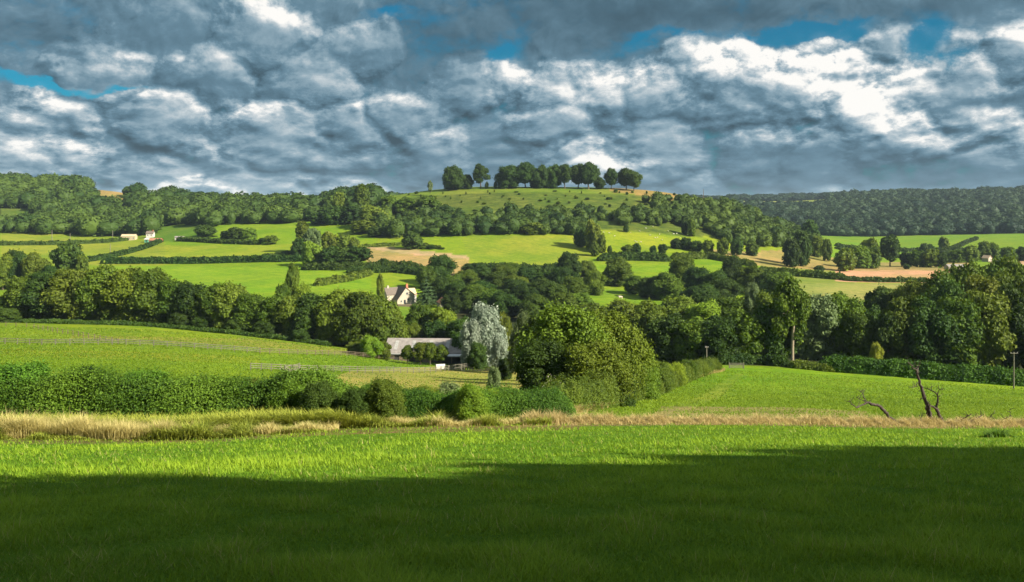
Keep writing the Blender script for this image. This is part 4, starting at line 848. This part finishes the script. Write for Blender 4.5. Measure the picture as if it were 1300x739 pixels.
sh2 = root('shed', 'white garden shed with a low pale roof behind the farmhouse', 'shed', 509, 446, .2); gable_block(sh2, (0, 0), 5, 3.5, 2.2, 3.3, 'white', 'roof_barn'); part('door', sh2, 'darktimber', [box((0, -1.79, .9), (.9, .06, 1.9))])
# long barn
bn = root('barn', 'long low barn with a weathered pinkish grey roof behind the paddock', 'barn', 550, 240, math.radians(-3), .2)
rf = gable_block(bn, (0, 0), 24, 11, 3.0, 5.9, 'darktimber', 'roof_barn', over=.4)
for k in range(5):
    p_ = (-9.5+k*4.6); ang = math.atan2(2.9, 5.5)
    y_ = -2.6; z_ = 5.9+.26-2.9*(2.6/5.5); part('rooflight', rf, 'rooflight', [(lambda V, F_: (V, F_))(*[(np.array([(p_-.45, -1.0, 5.27+.30), (p_+.45, -1.0, 5.27+.30), (p_+.45, -4.6, 3.37+.30), (p_-.45, -4.6, 3.37+.30), (p_-.45, -1.0, 5.27+.36), (p_+.45, -1.0, 5.27+.36), (p_+.45, -4.6, 3.37+.36), (p_-.45, -4.6, 3.37+.36)])), [(0,1,2,3),(4,7,6,5),(0,4,5,1),(1,5,6,2),(2,6,7,3),(3,7,4,0)]])])
for k in range(3): part('door', bn, 'fence_dark', [box((-7+k*6.2, -5.56, .9), (2.6, .08, 2.3))])
part('gutter', bn, 'metal', [tube([(-12.3, -5.98, 2.75), (12.3, -5.98, 2.75)], [.09, .09], 6)])
lt = root('lean_to', 'white edged open lean-to at the right end of the barn', 'shed', 574, 229, 0, .1)
part('roof', lt, 'metal', [box((0, 0, 2.25), (6.5, 3.0, .22))]); 
for sx in (-3, 0, 3): part('post', lt, 'fence_dark', [box((sx, -1.3, 1.05), (.18, .18, 2.2))])
part('back_wall', lt, 'darktimber', [box((0, 1.35, 1.0), (6.3, .1, 2.2))])
tr = root('trailer', 'small pale rounded livestock trailer parked by the yard gate', 'trailer', 559, 206, .3, .35); tr.scale = (.7, .7, .7)
g = Geo(); n_ = 8; Vp = []
for x_ in (-1.5, 1.5):
    for k in range(n_+1): a = math.pi*k/n_; Vp.append((x_, -.85*math.cos(a), .75+.75*math.sin(a)))
    Vp += [(x_, .85, 0), (x_, -.85, 0)]
m_ = n_+3; Fq = [(k, (k+1) % m_, m_+(k+1) % m_, m_+k) for k in range(m_)]; g.add(np.array(Vp), Fq); Vp = np.array(Vp)
for o_ in (0, m_): g.add(np.vstack([Vp[o_:o_+m_], Vp[o_:o_+m_].mean(0)]), [(k, (k+1) % m_, m_) for k in range(m_)])
link('body', g.build('body', [M['white']]), tr)
for sy in (-1, 1): part('wheel', tr, 'black', [tube([(0, sy*.88, -.1), (0, sy*1.05, -.1)], [.33, .33], 14)])
part('drawbar', tr, 'metal', [tube([(1.5, 0, .1), (2.6, 0, .0)], [.05, .05], 6)])
# small farm on the far left
fb = root('farm_building', 'long cream walled farm building on the far left slope', 'farm building', 164, 770, math.radians(4), .3)
gable_block(fb, (0, 0), 12, 5.5, 3.0, 4.7, 'cream', 'cream', over=.2)
for k in range(4): window(fb, (-4.5+k*3, -2.76, 1.6), .9, 1.0, '-y')
part('door', fb, 'glass', [box((0, -2.78, .9), (1, .06, 2))])
fh = root('farm_cottage', 'small white farm cottage half hidden among shrubs on the far left slope', 'cottage', 191, 775, .1, .3)
gable_block(fh, (0, 0), 6, 5, 3.2, 5.2, 'white', 'slate'); window(fh, (-1.5, -2.52, 1.8), .9, 1, '-y'); window(fh, (1.5, -2.52, 1.8), .9, 1, '-y'); part('chimney', fh, 'brick', [box((2.2, 0, 5.4), (.7, .7, 1.6))])
rb = root('farm_shed', 'open fronted red roofed farm shed on the far left slope', 'barn', 198, 735, math.radians(-6), .2)
gable_block(rb, (0, 0), 10, 5, 1.9, 3.5, 'brick', 'roof_red', over=.25)
for k in (-1, 1): part('opening_shade', rb, 'darktimber', [box((k*2.7, -2.52, .9), (2.6, .06, 1.7))])  # dark sheets on the wall stand for the shade inside the open front
gs = root('farm_shed', 'small green sided shed with a white roof beside the red roofed one', 'shed', 187, 745, 0, .1)
gable_block(gs, (0, 0), 3.2, 4, 2.2, 3.0, 'green_paint', 'white'); part('door', gs, 'darktimber', [box((0, -2.02, .9), (.9, .06, 1.7))])
dc = root('cottage', 'small dark walled cottage at the wood edge on the far left', 'cottage', 32, 830, math.radians(18), .3)
gable_block(dc, (0, 0), 6, 5, 3.0, 6.5, 'white', 'slate', axis='y'); window(dc, (0, -3.02, 1.7), 1.6, 1.2, '-y'); part('chimney', dc, 'brick', [box((.8, 1, 6.3), (.6, .6, 1.5))])
hb_ = root('farm_shed', 'tiny white shed beside the hedge in the far left centre field', 'shed', 228, 742, 0, .1)
gable_block(hb_, (0, 0), 7, 3, 1.7, 2.5, 'white', 'roof_barn'); part('door', hb_, 'darktimber', [box((0, -1.52, .8), (1.2, .06, 1.5))])
sb = root('stone_barn', 'low stone barn with a sagging grey roof behind the ploughed field', 'barn', 1212, 665, .1, .0)
gable_block(sb, (0, 0), 13, 6, 1.8, 3.4, 'stone', 'roof_barn'); part('door', sb, 'darktimber', [box((0, -3.02, .9), (2.2, .06, 1.7))])
hr = root('farm_cottage', 'small pinkish gabled cottage near the right edge of the valley', 'cottage', 1253, 770, .5, .2)
gable_block(hr, (0, 0), 6, 5, 3.0, 5.2, 'stone', 'roof_tan', axis='y'); window(hr, (0, -3.02, 1.7), 1, 1, '-y')

# ------------------------------------------------------------------ animals
def blob_body(ch, sub=1):
    """continuous animal body grown with the Skin modifier: ch = (points, radii, edges)"""
    me = bpy.data.meshes.new('tmp'); me.from_pydata(ch[0], ch[2], []); o = bpy.data.objects.new('tmp', me); COL.objects.link(o)
    s = o.modifiers.new('s', 'SKIN'); s.use_smooth_shade = True
    for v, r in zip(me.skin_vertices[0].data, ch[1]): v.radius = (r, r); v.use_root = False
    me.skin_vertices[0].data[0].use_root = True
    d = o.modifiers.new('d', 'SUBSURF'); d.levels = d.render_levels = sub
    dg = bpy.context.evaluated_depsgraph_get(); m2 = bpy.data.meshes.new_from_object(o.evaluated_get(dg)); bpy.data.objects.remove(o); return m2
def quadruped(k=1.0, head_low=True, leg=.38, body=.26):
    z = leg+body*.6
    pts = [(0,0,z),(.30,0,z+.02),(.52,0,z+.02),(-.30,0,z),(-.46,0,z-.02),(.66,0,z+(-.05 if head_low else .18)),(.80,0,z+(-.30 if head_low else .24)),(.90,0,z+(-.42 if head_low else .18))]
    rad = [body,body*.98,body*.75,body*.95,body*.7,body*.42,body*.36,body*.22]; ed = [(0,1),(1,2),(0,3),(3,4),(2,5),(5,6),(6,7)]
    for (bx_, par, back) in ((.36, 1, 0), (-.38, 3, 1)):
        for sy in (-1, 1):
            i = len(pts); pts += [(bx_, sy*body*.5, z-body*.55), (bx_+(-.05 if back else .03), sy*body*.52, leg*.5), (bx_, sy*body*.52, .02)]; rad += [body*.36, body*.17, body*.13]; ed += [(par, i), (i, i+1), (i+1, i+2)]
    pts.append((-.56, 0, z-.12)); rad.append(body*.15); ed.append((4, len(pts)-1))
    return [tuple(c*k for c in p) for p in pts], [r*k for r in rad], ed
sheepA = blob_body(quadruped(1.0, True)); sheepA.materials.append(M['wool']); sheepB = blob_body(quadruped(1.0, False)); sheepB.materials.append(M['wool'])
sp_ = [(520,375),(490,371),(625,373),(747,398),(757,397),(768,381),(838,380),(853,378),(905,385),(655,420),(676,420),(645,415),(735,343),(700,352),(668,365),(810,366),(870,398),(590,362),(545,390),(930,372),(780,410),(720,386)]
first = None
for i, (a, b_) in enumerate(sp_):
    px_, py_ = 640+a/3.89, 200+b_/3.89
    Yc = np.linspace(610, 760, 600); xx = (px_-CX)/F*Yc; pr = HY-F*(gz(xx, Yc)-ZC)/Yc; j = int(np.argmin(abs(pr-py_))); p = W(px_, Yc[j])
    o = link('sheep', sheepA if i % 3 else sheepB, loc=p); o.rotation_euler = (0, 0, rng.uniform(0, 6.28)); s = rng.uniform(.95, 1.15); o.scale = (s, s, s)
    tag(o, 'white sheep grazing on the steep hill pasture', 'sheep', 'sheep grazing on the hill pasture')
cow = blob_body(quadruped(1.7, False, .5, .33)); cow.materials.append(M['hide'])
o = link('cow', cow, loc=W(788, 455)); o.rotation_euler = (0, 0, 2.9); tag(o, 'pale brown cow standing on the small green strip among dark trees', 'cow')
for px_, Y_ in ((83, 700), (79, 705)):
    o = link('sheep', sheepA, loc=W(px_, Y_)); o.scale = (1.4,)*3; tag(o, 'white sheep in the far left field by the utility poles', 'sheep', 'two sheep in the far left field')

# ------------------------------------------------------------------ trees behind the viewpoint that shade the near grass
sd = SUN[:2]/np.linalg.norm(SUN[:2])
for i, px_ in enumerate((-330, -120, 60, 250, 430, 620, 810, 1000, 1200, 1400, 1600)):
    yr = np.interp(px_, [0, 300, 650, 1000, 1300], [624, 626, 594, 578, 568])
    Yc = np.linspace(8, 49, 300); xx = (px_-CX)/F*Yc; pr = HY-F*(gz(xx, Yc)-ZC)/Yc; Ye = float(np.interp(-yr, -pr, Yc)); e = W(px_, Ye)
    hgt = 22.0+rng.uniform(-1.2, 1.2); D = 40.0
    for _ in range(30):
        b = e[:2]+sd*D; zb = float(gz(b[0], b[1])); D += ((zb+hgt-e[2])/math.tan(SUN_EL)-D)*.5
    b = e[:2]+sd*D
    me = proto('bushy', 'mid', i % 4, 'leaf'); o = link('tree', None); link('crown', me[0], o); link('trunk', me[1], o)
    o.location = (b[0], b[1], float(gz(b[0], b[1]))-.1); o.scale = (12.5, 12.5, hgt); o.rotation_euler = (0, 0, i*1.3)
    tag(o, 'tree of the belt behind the viewpoint that shades the near grass', 'tree', 'belt of trees behind the viewpoint')

for i, (bx_, by_, hh_) in enumerate(((2, -16, 20), (12, -10, 21), (22, -6, 22), (-10, -20, 21), (32, -3, 21))):
    me = proto('bushy', 'mid', i % 4, 'leaf'); o = link('tree', None); link('crown', me[0], o); link('trunk', me[1], o)
    o.location = (bx_, by_, float(gz(bx_, by_))-.1); o.scale = (13, 13, hh_); o.rotation_euler = (0, 0, i*1.7)
    tag(o, 'tree of the belt behind the viewpoint that shades the near grass', 'tree', 'belt of trees behind the viewpoint')

# ------------------------------------------------------------------ haze
x0, x1, y0, y1, z0, z1 = -16500, 16500, -160, 7300, float(ZC-60), 150.0
V, Fc = box(((x0+x1)/2, (y0+y1)/2, (z0+z1)/2), (x1-x0, y1-y0, z1-z0)); g = Geo(); g.add(V, Fc)
m, nt, out = newmat('pale air'); pv = nt.nodes.new('ShaderNodeVolumePrincipled'); pv.inputs['Color'].default_value = (.62, .80, 1.0, 1); pv.inputs['Density'].default_value = .000038; nt.links.new(pv.outputs[0], out.inputs['Volume'])
HAZE = tag(link('haze', g.build('haze', [m])), kind='stuff')

# ------------------------------------------------------------------ sky
w = bpy.data.worlds.new('World'); sc.world = w; w.use_nodes = True; nt = w.node_tree; nt.nodes.clear(); b = NB(nt)
ROT = math.atan2(SUN[0], SUN[1])
sky = b.n('ShaderNodeTexSky', sky_type='NISHITA'); sky.sun_disc = False; sky.sun_elevation = SUN_EL; sky.sun_rotation = ROT; sky.air_density = 1.0; sky.dust_density = .6; sky.ozone_density = 2.0
d = b.n('ShaderNodeTexCoord').outputs['Generated']; sx = b.n('ShaderNodeSeparateXYZ'); b.set(sx.inputs[0], d)
az = b.m('ARCTAN2', sx.outputs[0], sx.outputs[1]); el = b.m('ARCSINE', sx.outputs[2])
cmb = b.n('ShaderNodeCombineXYZ'); b.set(cmb.inputs[0], az); b.set(cmb.inputs[1], el); uv = cmb.outputs[0]
def sk(px, py):
    x, z = (px-CX)/F, (HY-py)/F; return math.atan2(x, 1), math.atan2(z, math.hypot(1, x))
# node group: cloud relief height, a smooth billowing field (rounded heaps, sharp creases between them)
gp = bpy.data.node_groups.new('cloud relief', 'ShaderNodeTree'); gp.interface.new_socket('V', in_out='INPUT', socket_type='NodeSocketVector'); gp.interface.new_socket('H', in_out='OUTPUT', socket_type='NodeSocketFloat')
gi = gp.nodes.new('NodeGroupInput'); go = gp.nodes.new('NodeGroupOutput'); q = NB(gp)
sp = q.n('ShaderNodeSeparateXYZ'); q.set(sp.inputs[0], gi.outputs[0]); cv = q.n('ShaderNodeCombineXYZ'); q.set(cv.inputs[0], sp.outputs[0])
q.set(cv.inputs[1], q.m('MULTIPLY', q.m('LOGARITHM', q.m('ADD', q.m('MAXIMUM', sp.outputs[1], -.02), .11), math.e), .38)); wv = cv.outputs[0]   # decks flatten toward the horizon
warp = q.v('SCALE', q.v('SUBTRACT', q.noise(wv, 8.0, 4, .55, 0, 'Color'), (.5, .5, .5)), .10)
wv2 = q.v('ADD', wv, warp)
nz = q.m('ADD', q.m('MULTIPLY', q.noise(wv2, 6.5, 9, .62), .78), q.m('MULTIPLY', q.noise(wv, 2.6, 2, .5), .35))
def vor(scale, vec, det):
    vo = q.n('ShaderNodeTexVoronoi', feature='F1'); q.set(vo.inputs['Vector'], vec); vo.inputs['Scale'].default_value = scale; vo.inputs['Detail'].default_value = det; vo.inputs['Roughness'].default_value = .5; vo.inputs['Lacunarity'].default_value = 2.1; vo.normalize = True
    dd = vo.outputs['Distance']; return q.m('SUBTRACT', 1.0, q.m('MULTIPLY', dd, dd))
rg = q.n('ShaderNodeTexNoise', noise_type='RIDGED_MULTIFRACTAL'); q.set(rg.inputs['Vector'], wv2); rg.inputs['Scale'].default_value = 9; rg.inputs['Detail'].default_value = 6; rg.inputs['Roughness'].default_value = .55; rg.inputs['Lacunarity'].default_value = 2.1; rg.inputs['Offset'].default_value = 1.0; rg.inputs['Gain'].default_value = 1.2
bil = q.m('MULTIPLY', rg.outputs[0], -1.0)
PUFFS = [(1010,112,60),(1062,98,42),(1100,142,58),(1150,168,48),(1192,188,30),(950,112,58),(900,104,50),(1122,56,34),(1180,66,34),(1160,100,46),(1222,120,46),(1277,186,26),(1240,152,44),(760,125,58),(700,115,46),(642,100,36),(830,118,48),(868,78,34),(940,72,30),(1040,52,26),
         (68,142,46),(166,134,26),(130,92,56),(270,92,50),(400,104,56),(342,44,60),(452,62,46),(28,196,50),(100,208,36),(288,204,28),(380,226,26),(350,168,56),(440,172,48),(522,152,54),(562,200,46),(745,226,46),(812,226,34),(895,232,26),(960,202,46),(1050,206,46),(195,252,46),(320,257,60),(450,257,48),(1285,70,40),(590,110,50),(700,170,50),(840,180,50),(220,150,50)]
wq = q.v('ADD', gi.outputs[0], q.v('SCALE', q.v('SUBTRACT', q.noise(wv, 9.0, 8, .62, 0, 'Color'), (.5, .5, .5)), .12))
acc = None
for px, py, r in PUFFS:
    a0, e0 = sk(px, py); t = q.v('MULTIPLY', q.v('SUBTRACT', wq, (a0, e0, 0)), (F/r*.85, F/r*1.1, 0)); hp = q.m('MULTIPLY_ADD', q.v('DOT_PRODUCT', t, t), -.36*r/50, .36*r/50)
    acc = hp if acc is None else q.m('MAXIMUM', acc, hp)
acc = q.m('MAXIMUM', acc, 0.0)
hgt_ = q.m('ADD', q.m('ADD', q.m('MULTIPLY', nz, 1.0), q.m('MULTIPLY', bil, .06)), acc); gp.links.new(hgt_, go.inputs[0])
def relief(vec):
    nd = b.n('ShaderNodeGroup'); nd.node_tree = gp; b.set(nd.inputs[0], vec); return nd.outputs[0]
h0 = relief(uv); h1 = relief(b.v('ADD', uv, (.0055, .0075, 0)))
rel = b.m('SUBTRACT', h0, h1)
rag = b.v('SCALE', b.v('SUBTRACT', b.noise(b.v('MULTIPLY', uv, (1, 1.5, 1)), 11.0, 7, .58, 0, 'Color'), (.5, .5, .5)), .085); uvr = b.v('ADD', uv, rag)
def blobs(lst):
    acc = None
    for px, py, rx, ry, amp in lst:
        a0, e0 = sk(px, py); t = b.v('MULTIPLY', b.v('SUBTRACT', uvr, (a0, e0, 0)), (F/rx, F/ry, 0))
        gss = b.m('EXPONENT', b.m('MULTIPLY', b.v('DOT_PRODUCT', t, t), -1.0)); acc = b.m('MULTIPLY_ADD', gss, amp, acc if acc is not None else 0.0)
    return acc
BRIGHT = [(1040,92,110,30,.22),(1045,75,50,36,.42),(1090,115,50,34,.45),(1135,145,50,22,.42),(1185,178,60,16,.36),(935,62,80,26,.34),(905,90,70,34,.24),(770,100,90,34,.22),(700,75,45,25,.16),(640,85,20,34,.34),(655,125,45,30,.22),(340,20,45,26,.26),(440,40,50,26,.12),
          (130,75,80,16,.16),(270,70,50,18,.16),(400,88,50,20,.14),(70,122,50,9,.38),(165,118,40,7,.42),(30,175,60,12,.42),(100,190,55,13,.30),(90,212,30,8,.36),(280,195,24,16,.32),(350,140,110,16,.22),(480,115,60,26,.16),(380,216,34,7,.45),
          (320,244,70,5,.50),(200,238,60,5,.45),(450,244,70,5,.42),(735,188,44,9,.28),(745,215,60,14,.45),(810,212,24,14,.34),(890,222,30,7,.22),(1280,50,40,22,.22),(1265,180,45,20,.22),(990,182,60,10,.16),(540,185,60,12,.06),(1270,140,50,26,.16),(1155,85,30,20,.25)]
DARK = [(120,40,220,22,-.16),(560,60,170,50,-.16),(850,12,200,34,-.26),(210,100,200,12,-.16),(450,215,260,18,-.10),(860,150,100,34,-.10),(1030,200,130,16,-.14),(1050,228,300,16,-.14),(1250,8,140,18,-.18),(1180,130,50,10,-.12),(560,160,150,30,-.05),(1260,128,60,8,-.22),(240,160,90,14,-.05)]
BLUE = [(85,104,80,9,.85),(160,110,40,6,.45),(30,98,30,6,.4),(632,58,20,22,.75),(1000,42,70,12,.75),(1190,55,38,26,.80),(1235,90,26,16,.35),(500,12,22,8,.35),(850,44,50,9,.45),(1060,38,40,8,.4)]
overhead_fill = b.mapr(el, .28, .55, 0, .32)     # unseen cloud overhead brightened, added as fill for the shaded ground
HB = .63
tex = b.m('MULTIPLY_ADD', rel, 2.6, b.m('MULTIPLY_ADD', b.m('SUBTRACT', h0, HB), .9, .45), clamp=True)
lum = b.m('ADD', b.m('MULTIPLY', blobs(BRIGHT), b.m('MULTIPLY_ADD', tex, .98, .04)), b.m('ADD', blobs(DARK), b.m('MULTIPLY_ADD', b.m('SUBTRACT', h0, HB), .40, overhead_fill)))
gain = b.m('MULTIPLY', b.m('MAXIMUM', b.m('MULTIPLY_ADD', blobs(DARK), 3.6, 1.0), .25), b.mapr(el, .0, .09, .55, 1.0))
lum = b.m('ADD', b.m('MULTIPLY', rel, b.m('MULTIPLY', gain, 2.0)), b.m('ADD', lum, .475), clamp=True)
cr = b.n('ShaderNodeValToRGB'); b.set(cr.inputs[0], lum); e_ = cr.color_ramp.elements
while len(e_) > 1: e_.remove(e_[-1])
CLOUD = [(0.0, (.042, .082, .110)), (.22, (.076, .150, .205)), (.42, (.135, .245, .325)), (.60, (.28, .40, .475)), (.78, (.52, .60, .64)), (1.0, (1.0, .98, .94))]
e_[0].position = 0; e_[0].color = (*CLOUD[0][1], 1)
for p_, c_ in CLOUD[1:]: k_ = e_.new(p_); k_.color = (*c_, 1)
EXPO = 1.4
skyc = b.v('MULTIPLY', sky.outputs[0], (.002, .022, .028))
gap = b.m('SUBTRACT', blobs(BLUE), b.m('MULTIPLY', b.m('SUBTRACT', h0, HB), 1.5)); wisp = b.noise(b.v('ADD', b.v('MULTIPLY', uv, (1, 1.6, 1)), b.v('SCALE', rag, 1.0)), 26.0, 6, .62)
gap = b.m('MULTIPLY_ADD', b.m('SUBTRACT', wisp, .5), .75, gap); mask = b.m('MULTIPLY', b.mapr(gap, .22, .70, 0, 1, True), .92)
cl = b.v('SCALE', cr.outputs[0], 1/2**EXPO)
fin = b.mix(mask, cl, skyc); fin = b.mix(b.mapr(el, -.03, -.06, 0, 1), fin, (.012, .020, .008))
bg = b.n('ShaderNodeBackground'); b.set(bg.inputs[0], fin); bg.inputs[1].default_value = 1.0; ow = b.n('ShaderNodeOutputWorld'); nt.links.new(bg.outputs[0], ow.inputs[0])
w.cycles.sampling_method = 'NONE'

# ------------------------------------------------------------------ sun and camera
sl = bpy.data.lights.new('sun', 'SUN'); sl.energy = 5.0; sl.angle = math.radians(.53); sl.color = (1.0, .915, .75); so = link('sun', sl)
from mathutils import Vector
dirv = Vector((SUN[0]*math.cos(SUN_EL), SUN[1]*math.cos(SUN_EL), math.sin(SUN_EL))); so.rotation_euler = dirv.to_track_quat('Z', 'Y').to_euler(); so.location = (60, -60, 200)
cam = bpy.data.cameras.new('camera'); cam.sensor_fit = 'HORIZONTAL'; cam.sensor_width = 36; cam.lens = 36*F/1300; cam.shift_y = -(369.5-HY)/1300; cam.clip_end = 30000; cam.clip_start = .1
co = link('camera', cam); co.location = (0, 0, ZC); co.rotation_euler = (math.radians(90), 0, 0); sc.camera = co
vs = sc.view_settings; vs.view_transform = 'Standard'; vs.look = 'None'; vs.gamma = 1; vs.use_curve_mapping = False; vs.exposure = EXPO
sc.cycles.use_denoising = True; sc.cycles.max_bounces = 5; sc.cycles.diffuse_bounces = 2; sc.cycles.glossy_bounces = 1; sc.cycles.transmission_bounces = 2; sc.cycles.volume_bounces = 0
sc.cycles.use_adaptive_sampling = True; sc.cycles.adaptive_threshold = .02
sc.render.use_persistent_data = False
print('trees', NT[0], 'objects', len(sc.objects))
